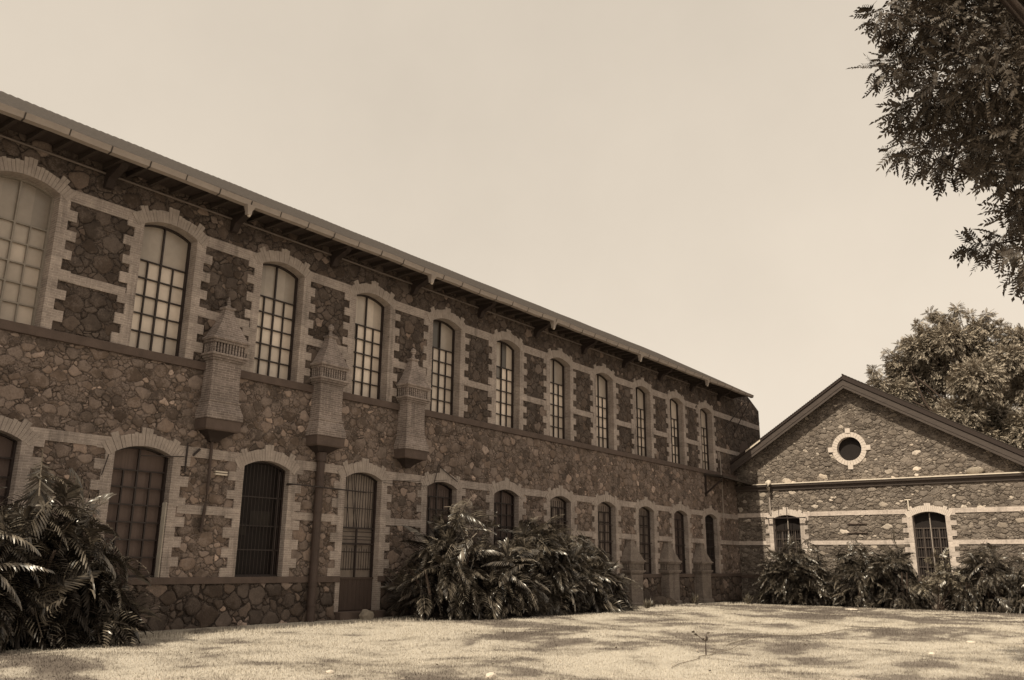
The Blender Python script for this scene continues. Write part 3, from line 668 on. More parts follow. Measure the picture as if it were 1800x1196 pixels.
# gable triangle with the round hole
NC = 48; per = []
def ray_out(a):
    dy, dz = math.cos(a), math.sin(a); best = 1e9
    if dz < -1e-6: best = min(best, (ZS - OC[1]) / dz)
    if dy > 1e-6: best = min(best, (-.002 - OC[0]) / dy)
    if dy < -1e-6: best = min(best, (YR - OC[0]) / dy)
    for sl, sg in ((.635, 1), (.59, -1)):    # z = ZAP - sl*sg*(y-YA)
        den = dz + sl * sg * dy
        if den > 1e-6:
            tt = (ZAP - sl * sg * (OC[0] - YA) - OC[1]) / den
            if tt > 0: best = min(best, tt)
    return (OC[0] + dy * best, OC[1] + dz * best)
crit = [(YA, ZAP), (YR, gtop(YR)), (YR, ZS), (-.002, ZS), (-.002, gtop(0))]
angs = sorted([2 * math.pi * i / NC for i in range(NC)] + [math.atan2(z - OC[1], y - OC[0]) % (2 * math.pi) for y, z in crit])
for i in range(len(angs)):
    a, b_ = angs[i], angs[(i + 1) % len(angs)]
    pa, pb = ray_out(a), ray_out(b_)
    ia = (OC[0] + OR * math.cos(a), OC[1] + OR * math.sin(a)); ib = (OC[0] + OR * math.cos(b_), OC[1] + OR * math.sin(b_))
    m.quad((GX0, ia[0], ia[1]), (GX0, ib[0], ib[1]), (GX0, pb[0], pb[1]), (GX0, pa[0], pa[1]))
m.build('wall', M['m_gable'], gab)
def hole_gab(u, z):
    y = -u
    for a_, b_ in gw:
        if a_ - .09 < y < b_ + .09 and z < GSP + .27: return True
    return (y - OC[0]) ** 2 + (z - OC[1]) ** 2 < .77 ** 2 or z > gtop(y) - .06 or y > -.07
gab3 = lambda u, z, d: np.stack([GX0 - d, -u, z], -1)
facing(0.0, -YR, -.3, ZAP, ((.22, .08), (.15, .22), (.10, .45), (.065, .6), (.04, .6)), 1.8, 4, hole_gab, .05, 'stone_facing', M['s_gable'], gab, gab3, .02)
m = MB(); m.prism([(GX0 + .45, YR, BASE), (GX0 + .45, -.01, BASE), (GX0 + .45, -.01, gtop(0) - .2), (GX0 + .45, YA, ZAP - .2), (GX0 + .45, YR, gtop(YR) - .2)], (20, 0, 0)); m.box(GX0 + .002, GX0 + .45, YR, YR + .02, BASE, ZS)
m.build('inner_wall', M['stone_dark'], gab)
def gbox(mb, y0, y1, z0, z1, pr): mb.box(GX0 - pr, GX0, y0, y1, z0, z1)
for z0, z1 in ((2.76, 2.97), (4.27, 4.50)):
    for ya_, yb_ in ((YR, gw[1][0] - .2), (gw[1][1] + .2, gw[0][0] - .2), (gw[0][1] + .2, -.03)):
        q = MB(); gbox(q, ya_, yb_, z0, z1, .054); q.build('brick_band', M['brick_gable'], gab)
q = MB(); gbox(q, YR, -.03, .98, 1.15, .07); q.build('sill_course', M['slab'], gab)
def gswap(mb): mb.v = [(GX0 + y, x, z) for x, y, z in mb.v]; mb.f = [f[::-1] for f in mb.f]
for i, (ya, yb) in enumerate(gw):
    r = random.Random(40 + i); mb_ = MB(); Wg = yb - ya
    bars(mb_, 0, Wg, GSP, SAG, GZB, .26, 4, 5, 3.55, .04, .045, True)
    for j in range(1, 13): mb_.tube([(j * Wg / 13, .16, GZB), (j * Wg / 13, .16, 3.6)], .010, 5)
    mb_.v = [(x + ya, y, z) for x, y, z in mb_.v]; gswap(mb_); wdw = mb_.build('window', M['iron_lit'], gab)
    q = MB(); q.box(ya + Wg / 2 - .02, ya + Wg / 2 + .02, .19, .228, GZB, GSP + .14); gswap(q); q.build('mullion', M['gutter'], wdw)
    p = pane_mb(ya, yb, GSP, SAG, GZB, .31); gswap(p); p.build('pane', M['black'], wdw)
    Wold = W; W = Wg; js = jamb_mbs(GZB, GSP, r, pr=.062); a_ = arch_mb(GSP, r, pr=.06); W = Wold
    for s_ in js: s_.v = [(x + ya, y, z) for x, y, z in s_.v]; gswap(s_); s_.build('brick_jamb', M['brick_gable'], wdw)
    a_.v = [(x + ya, y, z) for x, y, z in a_.v]; gswap(a_); a_.build('brick_arch', M['voussoir_gable'], wdw)
# rail over the left window
m = MB(); m.box(GX0 - .40, GX0 - .34, -3.95, -1.8, 4.16, 4.21); m.box(GX0 - .37, GX0 - .35, -2.55, -2.52, 4.21, 4.75); m.box(GX0 - .37, GX0 - .35, -3.0, -2.97, 4.21, 4.75); m.box(GX0 - .4, GX0, -1.86, -1.8, 4.16, 4.2); m.box(GX0 - .4, GX0, -3.95, -3.9, 4.16, 4.2)
m.build('iron_rail', M['iron'], gab)
# oculus ring
m = MB()
for j in range(32):
    t0 = 2 * math.pi * j / 32 + .008; t1 = 2 * math.pi * (j + 1) / 32 - .008; r0, r1 = OR - .02, .90; p = .055 + random.uniform(-.004, .006)
    m.prism([(GX0 - p, OC[0] + r0 * math.cos(t0), OC[1] + r0 * math.sin(t0)), (GX0 - p, OC[0] + r0 * math.cos(t1), OC[1] + r0 * math.sin(t1)), (GX0 - p, OC[0] + r1 * math.cos(t1), OC[1] + r1 * math.sin(t1)), (GX0 - p, OC[0] + r1 * math.cos(t0), OC[1] + r1 * math.sin(t0))], (.36, 0, 0))
for a in (0, 90, 180, 270):
    c, s = math.cos(math.radians(a)), math.sin(math.radians(a)); yc, zc = OC[0] + c * .97, OC[1] + s * .97
    m.box(GX0 - .085, GX0, yc - .13, yc + .13, zc - .13, zc + .13)
ocu = m.build('round_window', M['voussoir_gable'], gab)
m = MB(); m.add([(GX0 + .28, OC[0] + OR * math.cos(2 * math.pi * j / 32), OC[1] + OR * math.sin(2 * math.pi * j / 32)) for j in range(32)], [tuple(range(32))[::-1]]); m.build('pane', M['black'], ocu)
# cornice, bargeboards and roof
m = MB(); m.prism([(GX0, 0, 5.70), (GX0 - .10, 0, 5.72), (GX0 - .13, 0, 5.86), (GX0 - .24, 0, 5.92), (GX0 - .27, 0, 6.02), (GX0, 0, 6.03)], (0, YR - .3, 0)); m.v = [(x, y - .02, z) for x, y, z in m.v]; co = m.build('cornice', M['fascia'], gab)
m = MB(); m.box(GX0 - .30, GX0, YR - .3, -1.05, 6.034, 6.09); m.build('cornice_cap', M['white'], co)
OX = 46.42
def rake(y): return 11.42 - (.635 * (y - YA) if y > YA else .59 * (YA - y))
for ys0, ys1 in ((YA, .2), (YA, YR - .5)):
    m = MB()
    if ys1 > ys0: ys1 = -.01
    pts = [(OX, ys0, rake(ys0)), (OX, ys1, rake(ys1)), (OX, ys1, rake(ys1) - .30), (OX, ys0, rake(ys0) - .30)]
    m.prism(pts, (.06, 0, 0)); pts = [(OX + .025, ys0, rake(ys0) - .30), (OX + .025, ys1, rake(ys1) - .30), (OX + .025, ys1, rake(ys1) - .46), (OX + .025, ys0, rake(ys0) - .46)]; m.prism(pts, (.05, 0, 0))
    m.build('bargeboard', M['fascia'], gab)
    m = MB(); d = .22
    ya_, yb_ = ys0, ys1; lift = .28 if ys1 < ys0 else .14
    m.prism([(OX - .06, ya_, rake(ya_) + .02), (OX - .06, yb_, rake(yb_) + .02), (OX - .06, yb_, rake(yb_) + lift), (OX - .06, ya_, rake(ya_) + lift)], (22, 0, 0))
    m.build('roof', M['wood_dark'], gab)
    m = MB(); n = 60
    for j in range(n):
        f0, f1 = j / n, (j + .86) / n; y0_, y1_ = ys0 + (ys1 - ys0) * f0, ys0 + (ys1 - ys0) * f1
        m.prism([(OX - .085, y0_, rake(y0_) + lift + .002), (OX - .085, y1_, rake(y1_) + lift + .002), (OX - .085, y1_, rake(y1_) + lift + .03), (OX - .085, (y0_ + y1_) / 2, rake((y0_ + y1_) / 2) + lift + .055), (OX - .085, y0_, rake(y0_) + lift + .03)], (22, 0, 0))
    m.build('roof_tiles', M['tile'], gab)
m = MB(); m.quad((OX + .06, 0, 0), (OX + .06, 0, 0), (OX + .06, 0, 0), (OX + .06, 0, 0)); m = MB()
for ys0, ys1 in ((YA, -.01), (YA, YR - .5)):
    m.add([(OX + .06, ys0, rake(ys0) - .02), (OX + .06, ys1, rake(ys1) - .02), (GX0 + .1, ys1, rake(ys1) - .02), (GX0 + .1, ys0, rake(ys0) - .02)], [(0, 1, 2, 3)])
m.build('soffit', M['soffit'], gab)
m = MB(); m.prism([(OX - .10, -1.9, rake(-1.9) + .03), (OX - .10, -1.0, rake(-1.0) + .03), (OX - .10, -1.0, rake(-1.0) + .12), (OX - .10, -1.9, rake(-1.9) + .12)], (.03, 0, 0)); m.build('flashing', M['white'], gab)
m = MB(); m.tube([(GX0 - .2, -2.05, 6.2), (GX0 - .42, -2.05, 6.12), (GX0 - .42, -2.05, 5.85), (GX0 - .40, -2.05, 5.7)], [.13, .15, .10, .06], 12); dp = m.build('downpipe', M['white'], gab, smooth=True)
m = MB(); m.tube([(GX0 - .38, -2.05, 5.7), (GX0 - .12, -1.98, 5.35), (GX0 - .12, -1.98, 4.4)], .045, 8); m.build('lower_pipe', M['gutter'], dp)
m = MB(); m.tube([(GX0 - .08, -9.16, 4.45), (GX0 - .08, -9.16, 4.98)], .035, 8); m.tube([(GX0 - .08, -9.0, 4.96), (GX0 - .08, -9.3, 4.96)], .03, 8); m.build('vent_pipe', M['white'], gab)
# iron shadow-casting ledges on the wall between the windows
m = MB(); m.box(GX0 - .10, GX0, -7.05, -6.05, 3.80, 3.83); m.box(GX0 - .10, GX0, -7.05, -6.05, 3.34, 3.37); m.build('wall_ledge', M['slab'], gab)
# pale stones set proud in the gable
def lump(cx, cy, cz, sx, sy, sz_, r, n=2):
    vs, fs = ico; out_ = []
    for v in vs:
        k = 1 + r.uniform(-.16, .16); out_.append((cx + v[0] * sx * k, cy + v[1] * sy * k, cz + v[2] * sz_ * k))
    return out_, fs
import bmesh
bm = bmesh.new(); bmesh.ops.create_icosphere(bm, subdivisions=2, radius=1); ico = ([tuple(v.co) for v in bm.verts], [tuple(v.index for v in f.verts) for f in bm.faces]); bm.free()
r = random.Random(4)
m = MB(); m.add(*lump(GX0 - .1, -12.35, 6.25, .14, .42, .20, r)); m.build('ledge_stone', M['white_stone'], gab, smooth=True)

# ---------------------------------------------------------------- plants
def rot_to(d, nrm):
    """frames: columns x=d, y=side, z=normal, arrays (N,3)"""
    d = d / np.linalg.norm(d, axis=1, keepdims=True); s = np.cross(nrm, d); s /= np.linalg.norm(s, axis=1, keepdims=True) + 1e-9; n = np.cross(d, s)
    return np.stack([d, s, n], -1)
def scatter(tv, tf, P, Fm, sc, jitter=0.0):
    """copies of a template into one foliage mesh: tv (m,3), tf (f,4)"""
    N = len(P); V = np.einsum('nij,mj->nmi', Fm, tv) * sc[:, None, None] + P[:, None, :]
    if jitter: V += rng.normal(0, jitter, V.shape)
    Fc = tf[None] + (np.arange(N) * len(tv))[:, None, None]
    return V.reshape(-1, 3), Fc.reshape(-1, tf.shape[1])
def split_leaf(nf=12, droop=.35):
    """deeply cut leaf: midrib with finger lobes, tip bending down"""
    v = []; f = []
    def rib(t): return (t, 0, .10 * math.sin(t * 2.4) - droop * t * t)
    for i in range(nf):
        t = .06 + .92 * i / (nf - 1); L = .40 * math.sin(math.pi * (0.22 + .74 * (1 - t) ** .9)) + .08; wd = .031
        a = math.radians(72 - 50 * t); bx, by, bz = rib(t)
        for s in (-1, 1):
            o = len(v); dx, dy = math.cos(a), math.sin(a) * s; px, py = -dy * s * 1.0, dx * s
            px, py = math.sin(a), -math.cos(a) * s
            for j, (q, ww, zz) in enumerate(((0, .6, 0), (.45, 1.15, .05), (.8, .95, .0), (1, .15, -.10))):
                cx, cy, cz = bx + dx * L * q, by + dy * L * q, bz + zz * L * 1.6 + .012 * s
                v.append((cx - px * wd * ww * .5, cy - py * wd * ww * .5, cz)); v.append((cx + px * wd * ww * .5, cy + py * wd * ww * .5, cz + .012))
            for j in range(3): f.append((o + 2 * j, o + 2 * j + 1, o + 2 * j + 3, o + 2 * j + 2))
    return np.array(v), np.array(f)
def rib_strip(droop=.35):
    v = []; f = []
    for t in (-.22, -.1, .0, .3, .6, .9):
        z = (.10 * math.sin(t * 2.4) - droop * t * t) if t > 0 else t * .35
        v += [(t, -.014, z + .012), (t, .014, z + .012)]
    f = [(2 * i, 2 * i + 1, 2 * i + 3, 2 * i + 2) for i in range(5)]
    return np.array(v), np.array(f)
LT = [split_leaf(19, .45), split_leaf(18, .75), split_leaf(20, .25)]; RT = [rib_strip(.45), rib_strip(.75), rib_strip(.25)]
def bush(name, label, domes, n, seed, size=(.55, .9), mat='leaf_bush', group='split-leaf bushes along the walls', view=None):
    """domes: (cx, cy, rx, ry, h)"""
    g = np.random.default_rng(seed); cx = sum(d[0] for d in domes) / len(domes); cy = sum(d[1] for d in domes) / len(domes)
    root = empty(name, (cx, cy, gzf(cx, cy)), label, 'bush', group)
    sets = {0: ([], []), 1: ([], [])}; RV = []; RF = []; cnt = [0, 0]; ro = 0
    area = np.array([d[2] * d[4] + d[3] * d[4] for d in domes]); area /= area.sum()
    for d, fr in zip(domes, area):
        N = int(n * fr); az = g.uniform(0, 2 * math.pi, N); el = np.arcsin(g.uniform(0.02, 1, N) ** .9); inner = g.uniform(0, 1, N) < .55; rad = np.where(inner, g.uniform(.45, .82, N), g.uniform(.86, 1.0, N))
        ux = np.cos(el) * np.cos(az); uy = np.cos(el) * np.sin(az); uz = np.sin(el)
        lump_ = 1 + .13 * np.sin(az * 3 + seed) * np.cos(el * 4 + seed) + g.normal(0, .05, N)
        sc = g.uniform(size[0], size[1], N) * 1.14
        rx, ry, h = max(d[2] - .50, .2), max(d[3] - .45, .2), max(d[4] - .22, .2)
        P = np.stack([d[0] + ux * rx * rad * lump_, d[1] + uy * ry * rad * lump_, uz * h * rad * lump_], -1)
        P[:, 2] += gz(P[:, 0], P[:, 1]) + .12
        outw = np.stack([ux, uy, uz * .2 - .2 - .5 * (1 - uz)], -1) + g.normal(0, .42, (N, 3))
        nrm = np.stack([ux * .9, uy * .9, uz * .6 + .45], -1) + g.normal(0, .38, (N, 3))
        Fm = rot_to(outw, nrm); which = g.integers(0, 3, N)
        P -= Fm[:, :, 0] * (sc * .45)[:, None]
        for w_ in range(3):
            s = which == w_
            for q in (0, 1):
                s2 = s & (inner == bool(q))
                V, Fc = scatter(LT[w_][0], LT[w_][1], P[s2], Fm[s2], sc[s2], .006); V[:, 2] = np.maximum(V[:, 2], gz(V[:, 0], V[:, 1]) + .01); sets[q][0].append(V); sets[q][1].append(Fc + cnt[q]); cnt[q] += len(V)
            s = s & ~inner
            V, Fc = scatter(RT[w_][0], RT[w_][1], P[s], Fm[s], sc[s]); V[:, 2] = np.maximum(V[:, 2], gz(V[:, 0], V[:, 1]) + .01); RV.append(V); RF.append(Fc + ro); ro += len(V)
    npmesh('foliage', np.concatenate(sets[0][0]), np.concatenate(sets[0][1]), M[mat], root)
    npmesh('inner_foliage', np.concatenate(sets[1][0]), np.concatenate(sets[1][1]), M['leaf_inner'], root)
    npmesh('leaf_stalks', np.concatenate(RV), np.concatenate(RF), M['leaf_rib'], root)
    m = MB(); r = random.Random(seed)
    for d in domes:
        for j in range(5):
            a = r.uniform(0, 6.28); x, y = d[0] + math.cos(a) * d[2] * .3, d[1] + math.sin(a) * d[3] * .3; z0 = gzf(x, y) - .05
            m.tube([(x, y, z0), (x + r.uniform(-.2, .2), y + r.uniform(-.2, .2), z0 + d[4] * .3), (x + math.cos(a) * d[2] * .25, y + math.sin(a) * d[3] * .25, z0 + d[4] * .6)], [.07, .06, .03], 7)
    m.build('stems', M['bark'], root)
    return root
bush('split_leaf_bush', 'big dark split-leaf bush at the left edge, half covering a ground-floor window', [(6.4, -1.75, 2.0, 1.45, 2.9), (8.2, -1.7, 1.8, 1.45, 3.05), (9.2, -1.9, 1.0, 1.2, 2.1)], 560, 1)
bush('split_leaf_bush', 'tall dark split-leaf bush right of the barred door, its left side in shade', [(20.9, -1.7, 1.9, 1.6, 3.25), (19.9, -1.5, 1.4, 1.35, 2.5), (22.2, -2.6, 1.6, 1.2, 2.4)], 520, 2)
bush('split_leaf_bush', 'broad glossy split-leaf bush beside the brick pillars, sloping down to the right', [(25.2, -1.8, 2.3, 1.7, 3.35), (27.3, -1.8, 2.1, 1.6, 2.75), (29.2, -1.7, 1.6, 1.3, 1.75)], 760, 3)
bush('split_leaf_bush', 'split-leaf bush under the left window of the gabled wing', [(45.7, -3.7, 1.25, 2.2, 3.3), (45.6, -2.5, 1.1, 1.1, 2.3)], 520, 4, (.45, .75))
bush('split_leaf_bush', 'split-leaf bush below the round window, between the two gable windows', [(45.7, -7.0, 1.25, 2.2, 3.15), (45.6, -8.6, 1.2, 1.6, 2.95)], 520, 5, (.45, .75))
bush('split_leaf_bush', 'split-leaf bush at the right edge of the gabled wing', [(45.5, -12.6, 1.3, 1.6, 3.0), (45.5, -14.6, 1.3, 1.7, 2.8), (45.4, -11.5, 1.1, 1.0, 2.3)], 560, 6, (.45, .75))

# simple pointed leaves on twigs
def spray(nl, L, ll, lw, spread=55, droop=.2):
    v = []; f = []
    for i in range(nl):
        t = (i // 2 + .6) / (nl / 2); s = -1 if i % 2 else 1
        a = math.radians(spread) * s if i < nl - 1 else 0
        bx, bz = L * t, -droop * L * t * t; dx, dy = math.cos(a), math.sin(a); px, py = -dy, dx; o = len(v)
        v += [(bx, 0, bz), (bx + dx * ll * .45 + px * lw / 2, dy * ll * .45 + py * lw / 2, bz + .01), (bx + dx * ll, dy * ll, bz - ll * .25), (bx + dx * ll * .45 - px * lw / 2, dy * ll * .45 - py * lw / 2, bz - .012)]
        f.append((o, o + 1, o + 2, o + 3))
    o = len(v); v += [(-.25 * L, -.004, .02), (-.25 * L, .004, .02), (L * .5, .003, -droop * L * .25), (L * .5, -.003, -droop * L * .25), (L, .001, -droop * L), (L, -.001, -droop * L)]; f += [(o, o + 1, o + 2, o + 3), (o + 3, o + 2, o + 4, o + 5)]
    return np.array(v), np.array(f)
def crown(name, parent, clusters, n_per_m3, tmpl, seed, mat, up=.35, droop=.35, size=(.8, 1.2), sun_up=.6, maxn=99999):
    g = np.random.default_rng(seed); Vs = []; Fs = []; o = 0
    for (x, y, z, r_) in clusters:
        N = int(min(maxn, max(14, n_per_m3 * r_ ** 2.4)))
        d = g.normal(0, 1, (N, 3)); d /= np.linalg.norm(d, axis=1, keepdims=True); rad = g.uniform(0, 1, N) ** .45
        lum = 1 + .25 * np.sin(d[:, 0] * 5 + x) * np.sin(d[:, 1] * 5 + y) * np.sin(d[:, 2] * 4 + z)
        P = np.array([x, y, z]) + d * (rad * lum * r_)[:, None] * np.array([1, 1, .8])
        dirs = d + g.normal(0, .5, (N, 3)); dirs[:, 2] -= droop; nrm = g.normal(0, .45, (N, 3)); nrm[:, 2] += sun_up; nrm += d * .3
        V, Fc = scatter(tmpl[0], tmpl[1], P, rot_to(dirs, nrm), g.uniform(size[0], size[1], N), .003); Vs.append(V); Fs.append(Fc + o); o += len(V)
    return npmesh(name, np.concatenate(Vs), np.concatenate(Fs), M[mat], parent)
NEAR = [(13.95, -16.72, 10.87, 0.4), (15.18, -17.02, 11.15, 0.79), (14.48, -17.76, 10.57, 0.78), (15.42, -18.33, 10.74, 0.9), (15.5, -16.6, 10.7, 0.48), (13.26, -17.65, 8.91, 0.71), (13.05, -18.35, 8.55, 0.76), (16.35, -16.01, 11.27, 0.32), (14.04, -17.15, 8.95, 0.57), (13.94, -16.81, 8.85, 0.33), (16.98, -17.4, 9.85, 0.88), (14.88, -18.31, 8.53, 0.84), (16.35, -16.32, 9.43, 0.39), (14.91, -16.91, 8.49, 0.4), (15.56, -17.33, 8.57, 0.56), (13.6, -18.13, 7.37, 0.51), (15.54, -18.31, 7.86, 0.67), (16.47, -18.16, 7.65, 0.45), (15.09, -18.0, 7.22, 0.23), (15.97, -17.37, 7.08, 0.35), (15.69, -17.76, 7.01, 0.39), (13.26, -18.34, 5.94, 0.4), (16.03, -17.9, 6.46, 0.21), (15.36, -18.3, 6.29, 0.37), (14.21, -19.11, 9.75, 0.98), (13.12, -19.05, 7.88, 0.89), (16.46, -18.82, 8.07, 0.99), (14.89, -17.64, 11.9, 0.92), (15.88, -18.44, 12.27, 1.15), (16.52, -19.37, 12.36, 1.25), (15.86, -19.93, 9.9, 1.42), (16.68, -19.71, 8.65, 1.47), (14.58, -19.88, 11.84, 1.65), (16.2, -18.19, 13.88, 1.54), (14.78, -20.83, 9.46, 1.7), (16.74, -20.48, 8.55, 1.61)]
NEAR = [(x, y - .30, z, q * .93) for x, y, z, q in NEAR]
NEAR += [(9.3, -16.9, 12.8, .75), (8.3, -17.3, 13.2, .8), (10.4, -17.2, 12.9, .6), (7.4, -17.0, 13.4, .5)]  # unseen clusters added overhead to throw shade on the right of the lawn
def tree(name, label, base, clusters, tr, fork, n_per, tmpl, seed, mat, **kw):
    root = empty(name, base, label, 'tree'); r = random.Random(seed)
    f = Vector(fork); b0 = Vector(base)
    m = MB(); m.tube([b0 - Vector((0, 0, .3)), b0 + (f - b0) * .15 , b0 + (f - b0) * .6 + Vector((r.uniform(-.2, .2), r.uniform(-.2, .2), 0)), f], [tr * 1.5, tr * 1.08, tr * .85, tr * .7], 14)
    for (x, y, z, q) in clusters:
        c = Vector((x, y, z)); t = r.uniform(.65, 1.0); s = b0 + (f - b0) * t
        mid = s.lerp(c, .5) + Vector((r.uniform(-.1, .1), r.uniform(-.1, .1), .10)) * (c - s).length
        m.tube([s, s.lerp(mid, .5) + Vector((0, 0, .05)), mid, c], [tr * .32, tr * .24, tr * .15, tr * .04], 7)
    m.build('trunk', M['bark'], root, smooth=True)
    crown('crown', root, clusters, n_per, tmpl, seed, mat, **kw)
    return root
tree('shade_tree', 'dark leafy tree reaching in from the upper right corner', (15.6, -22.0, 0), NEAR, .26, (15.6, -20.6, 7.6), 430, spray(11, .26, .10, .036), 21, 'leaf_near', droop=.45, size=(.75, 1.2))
FAR = [(64.98, -8.11, 18.4, 1.64), (65.93, -5.96, 18.3, 1.69), (66.36, -9.31, 18.09, 1.65), (67.54, -4.61, 16.62, 1.95), (65.92, -4.07, 15.29, 1.49), (67.38, -6.66, 16.75, 2.12), (60.23, -10.03, 14.5, 2.04), (63.72, -11.71, 16.53, 1.54), (67.55, -10.64, 15.4, 2.24), (65.19, -12.69, 15.1, 1.94), (67.21, -5.7, 14.67, 1.7), (60.91, -8.7, 12.87, 1.88), (63.75, -10.19, 12.39, 2.12), (61.97, -12.36, 11.52, 2.01), (64.35, -11.52, 10.04, 1.7), (64.59, -12.75, 9.59, 1.87), (60.1, -14.83, 14.56, 2.11), (61.73, -15.23, 11.92, 2.48), (62.24, -14.14, 8.51, 2.13), (67.33, -16.42, 15.01, 2.68), (66.13, -16.84, 10.57, 2.57), (61.28, -9.73, 10.55, 1.48)]
FAR = [(x, y - 1.1, z - 1.5 + .4 * math.sin(x * 7), q * .78) for x, y, z, q in FAR] + [(66, -7.6, 18.0, .9), (66.5, -5.2, 16.3, .8), (66, -10.9, 18.0, .8), (65, -4.0, 14.6, .7), (66, -9.0, 18.8, .6), (66, -12.9, 16.9, 1.0), (64, -4.2, 12.4, .9), (66, -14.6, 16.3, 1.1), (66, -6.4, 17.6, .5), (66, -12.0, 17.9, .5), (66, -7.9, 19.6, .35), (66, -8.4, 19.2, .4), (66, -9.7, 19.7, .35), (66, -5.6, 17.6, .35), (66, -4.7, 17.1, .3), (66, -3.6, 15.9, .35), (66, -11.4, 18.9, .35), (66, -3.2, 13.9, .4), (66, -7.0, 18.9, .35), (66, -10.4, 19.1, .3)]
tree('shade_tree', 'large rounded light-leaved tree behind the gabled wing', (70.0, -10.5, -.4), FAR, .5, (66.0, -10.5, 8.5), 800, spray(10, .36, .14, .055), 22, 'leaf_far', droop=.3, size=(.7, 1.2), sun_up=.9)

def tuft(name, label, x, y, n, L, seed, mat='leaf_small', cat='plant', group=None):
    g = random.Random(seed); m = MB(); z0 = gzf(x, y)
    for i in range(n):
        a = g.uniform(0, 6.283); le = L * g.uniform(.6, 1.1); sp = g.uniform(.15, .8); bx, by = x + g.uniform(-.06, .06), y + g.uniform(-.06, .06); wd = .014 * (1 + L)
        px, py = -math.sin(a) * wd, math.cos(a) * wd; P = []
        for t in (0, .35, .7, 1):
            P.append((bx + math.cos(a) * le * sp * t, by + math.sin(a) * le * sp * t, z0 - .01 + le * (t * (1.1 - sp * .35) - .55 * sp * t * t)))
        for j in range(3):
            w0, w1 = (1, 1.2, .8, .1)[j], (1, 1.2, .8, .1)[j + 1]; p, q = P[j], P[j + 1]
            m.quad((p[0] - px * w0, p[1] - py * w0, p[2]), (p[0] + px * w0, p[1] + py * w0, p[2]), (q[0] + px * w1, q[1] + py * w1, q[2]), (q[0] - px * w1, q[1] - py * w1, q[2]))
    return tag(m.build(name, M[mat]), label, cat, {'grass_tuft': 'grass tufts at the wall foot', 'weed_clump': 'weed clumps at the wall foot'}[name])
tuft('grass_tuft', 'arching strappy grass tuft in front of the middle brick pillar', 37.9, -1.5, 70, .62, 1)
tuft('grass_tuft', 'strappy grass tuft near the dark corner of the two buildings', 43.3, -1.9, 60, .62, 2)
tuft('weed_clump', 'low weedy clump at the foot of the left brick pillar', 35.2, -1.45, 50, .34, 3)
tuft('weed_clump', 'low weeds between the left and middle brick pillars', 33.2, -1.7, 60, .42, 4)
tuft('weed_clump', 'leafy clump left of the first bush along the gabled wing', 45.9, -1.55, 90, .85, 5)
tuft('weed_clump', 'short weeds by the end of the broad glossy bush', 32.0, -2.2, 60, .4, 6)
# pale leafy shrub among the dark ones
def leafy(name, label, c, r_, n, seed, tm, mat='leaf_small'):
    root = empty(name, (c[0], c[1], gzf(c[0], c[1])), label, 'bush'); cl = []
    g = random.Random(seed)
    for i in range(9): cl.append((c[0] + g.uniform(-.5, .5) * r_, c[1] + g.uniform(-.8, .8) * r_, c[2] * g.uniform(.25, .95), .36 * r_))
    crown('foliage', root, cl, n, tm, seed, mat, droop=.2, size=(.7, 1.2))
    m = MB()
    for q in cl: m.tube([(c[0] + g.uniform(-.1, .1), c[1] + g.uniform(-.1, .1), gzf(c[0], c[1]) - .05), (q[0], q[1], q[2] * .6), q[:3]], [.03, .02, .008], 5)
    m.build('stems', M['bark'], root)
leafy('leafy_shrub', 'paler small-leaved shrub below the right gable window', (45.2, -10.4, 2.15), 1.15, 300, 31, spray(8, .3, .15, .06))

# sprig in the lawn
sx, sy = 15.66, -12.3; sz0 = gzf(sx, sy); m = MB(); m.tube([(sx, sy, sz0 - .02), (sx, sy, sz0 + .14), (sx + .01, sy, sz0 + .28)], [.014, .012, .008], 6)
m.tube([(sx, sy, sz0 + .25), (sx - .07, sy + .09, sz0 + .33), (sx - .12, sy + .16, sz0 + .40)], [.008, .006, .004], 5); m.tube([(sx, sy, sz0 + .25), (sx + .03, sy - .02, sz0 + .40)], [.008, .004], 5)
stem = m.build('stem', M['bark']); root = empty('young_sapling', (sx, sy, sz0), 'tiny dark sapling with few leaves standing alone in the lawn', 'sapling'); stem.parent = root; stem.matrix_parent_inverse = root.matrix_world.inverted()
m = MB(); g = random.Random(9)
for (x, y, z) in ((-.12, .16, .40), (-.08, .11, .35), (.03, -.02, .40), (0, -.02, .38), (.02, 0, .29), (-.02, .02, .27), (.01, .03, .25), (.04, -.03, .30)):
    a = g.uniform(0, 6.28); l = .085; dx, dy = math.cos(a) * l, math.sin(a) * l; c = (sx + x, sy + y, sz0 + z)
    m.quad(c, (c[0] + dx * .5 - dy * .35, c[1] + dy * .5 + dx * .35, c[2] + .045), (c[0] + dx, c[1] + dy, c[2] + .03), (c[0] + dx * .5 + dy * .35, c[1] + dy * .5 - dx * .35, c[2] + .0))
m.build('leaves', M['leaf_near'], root)
def hose(name, label, pts, r):
    P = []
    for i in range(len(pts) - 1):
        for t in range(10):
            a = pts[i]; b_ = pts[i + 1]; f = t / 10; x = a[0] + (b_[0] - a[0]) * f; y = a[1] + (b_[1] - a[1]) * f + .04 * math.sin(f * 6 + i); P.append((x, y, gzf(x, y) + .02 + (a[2] + (b_[2] - a[2]) * f)))
    m_ = MB(); m_.tube(P, r, 6); return tag(m_.build(name, M['hose']), label, 'hose', 'hoses on the lawn')
hose('garden_hose', 'thin dark hose lying across the lawn past the sapling', [(13.65, -12.6, 0), (15.2, -12.4, 0), (16.0, -12.3, 0), (17.3, -12.35, .08)], .007)
hose('garden_hose', 'thin hose curving over the grass further right in the lawn', [(17.5, -11.9, 0), (19.5, -11.6, 0), (22.3, -12.0, 0), (27, -12.8, 0)], .009)
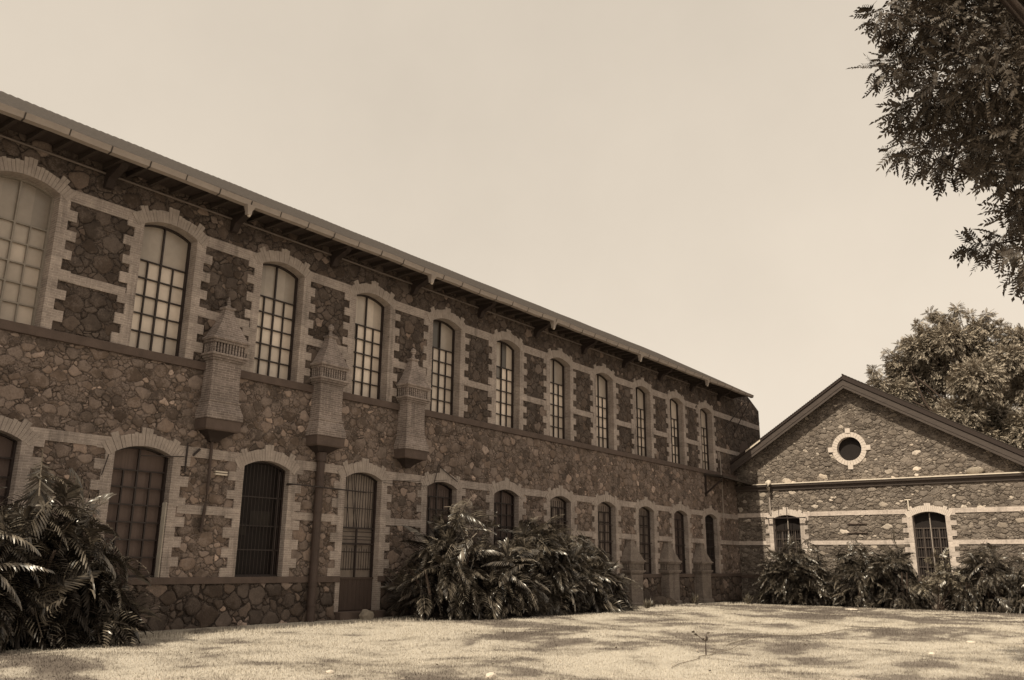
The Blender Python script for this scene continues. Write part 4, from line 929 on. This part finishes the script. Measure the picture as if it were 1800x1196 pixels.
# loose things on the ground
def stone(name, label, x, y, s, mat='white_stone', seed=1, up=.5, cat='stone', group=None):
    group = group or {'pale_stone': 'pale stones lying on the lawn', 'footing_stone': 'mossy boulders at the pillars'}.get(name)
    r = random.Random(seed); m_ = MB(); m_.add(*lump(x, y, gzf(x, y) + s[2] * up, s[0], s[1], s[2], r)); return tag(m_.build(name, M[mat]), label, cat, group)
stone('rough_block', 'pale rough stone block on the step before the barred door', 18.05, -.6, (.24, .18, .17), seed=3, up=.75)
stone('pale_stone', 'small pale stone at the far left end of the lawn', 8.6, -.95, (.14, .12, .08), seed=5)
stone('pale_stone', 'small white stone at the bottom edge of the lawn', 10.3, -11.4, (.09, .08, .05), 'white', 6)
stone('pale_stone', 'white pebble on the right side of the lawn near the frame', 18.6, -15.6, (.09, .07, .04), 'white', 7)
stone('pale_stone', 'white pebble in the right lawn, farther than the edge one', 23.1, -15.5, (.13, .11, .04), 'white', 8)
stone('pale_stone', 'pale stone on the grass before the bushes of the gabled wing', 40.2, -7.9, (.2, .3, .05), 'white', 9)
stone('pale_stone', 'tiny white pebble low in the left of the lawn', 9.0, -9.4, (.07, .06, .03), 'white', 10)
stone('footing_stone', 'flat mossy boulder at the foot of the left brick pillar', 35.4, -.95, (.7, .35, .3), 'rock_dark', 11, .4)
stone('footing_stone', 'mossy boulder between the left and middle brick pillars', 36.4, -.9, (.5, .35, .27), 'rock_dark', 12, .4)
m = MB(); m.box(36.2, 38.6, -1.6, -1.42, -.3, -.10); m.box(39.2, 41.8, -1.45, -1.2, -.3, -.13)
tag(m.build('edging_kerb', M['concrete'], bevel=.02), 'pale concrete edging strip between lawn and brick pillars', 'kerb')

# ---------------------------------------------------------------- grass blades
N = 420000
ang = rng.uniform(math.radians(-6), math.radians(78), N); dist = 7 + 40 * rng.uniform(0, 1, N) ** 1.5
bx = dist * np.cos(ang); by = -19.6 + dist * np.sin(ang)
k = (by < -.9) & (bx < 46.3); bx, by, dist = bx[k], by[k], dist[k]; N = len(bx)
hh = rng.uniform(.012, .032, N) * (1 + dist / 45); a = rng.uniform(0, 6.283, N); ww = .0042 * (1 + dist / 14); la = rng.uniform(0, 6.283, N); ln = rng.uniform(0, .7, N) * hh
cl = np.sin(bx * 2.1 + 3 * np.sin(by * 1.7)) * np.sin(by * 2.6 + 2 * np.sin(bx * 1.3)); hh = hh * (1 + .9 * np.clip(cl - .55, 0, 1)); hh = np.where(by > -1.9 - .3 * np.sin(bx * 3), hh * 2.2, hh)
z0 = gz(bx, by) - .004
V = np.stack([np.stack([bx - np.cos(a) * ww, by - np.sin(a) * ww, z0], -1), np.stack([bx + np.cos(a) * ww, by + np.sin(a) * ww, z0], -1), np.stack([bx + np.cos(la) * ln, by + np.sin(la) * ln, z0 + hh], -1)], 1).reshape(-1, 3)
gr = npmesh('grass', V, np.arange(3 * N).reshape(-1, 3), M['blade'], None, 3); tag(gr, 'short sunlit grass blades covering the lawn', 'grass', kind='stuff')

# fallen leaves
N = 900; ang = rng.uniform(math.radians(-4), math.radians(70), N); dist = 9 + 30 * rng.uniform(0, 1, N) ** 1.3
bx = dist * np.cos(ang); by = -19.6 + dist * np.sin(ang); k = (by < -1.1) & (bx < 45.5); bx, by = bx[k], by[k]; N = len(bx)
P = np.stack([bx, by, gz(bx, by) + .03], -1); d = rng.normal(0, 1, (N, 3)); d[:, 2] *= .2; nn = rng.normal(0, .3, (N, 3)); nn[:, 2] += 1
V, Fc = scatter(np.array([(0, 0, 0), (.5, .28, .05), (1, 0, .1), (.5, -.28, .05)]), np.array([[0, 1, 2, 3]]), P, rot_to(d, nn), rng.uniform(.035, .085, N))
fl = npmesh('fallen_leaves', V, Fc, M['leaf_fallen']); tag(fl, 'scattered fallen leaves and twigs on the lawn', 'leaf litter', kind='stuff')
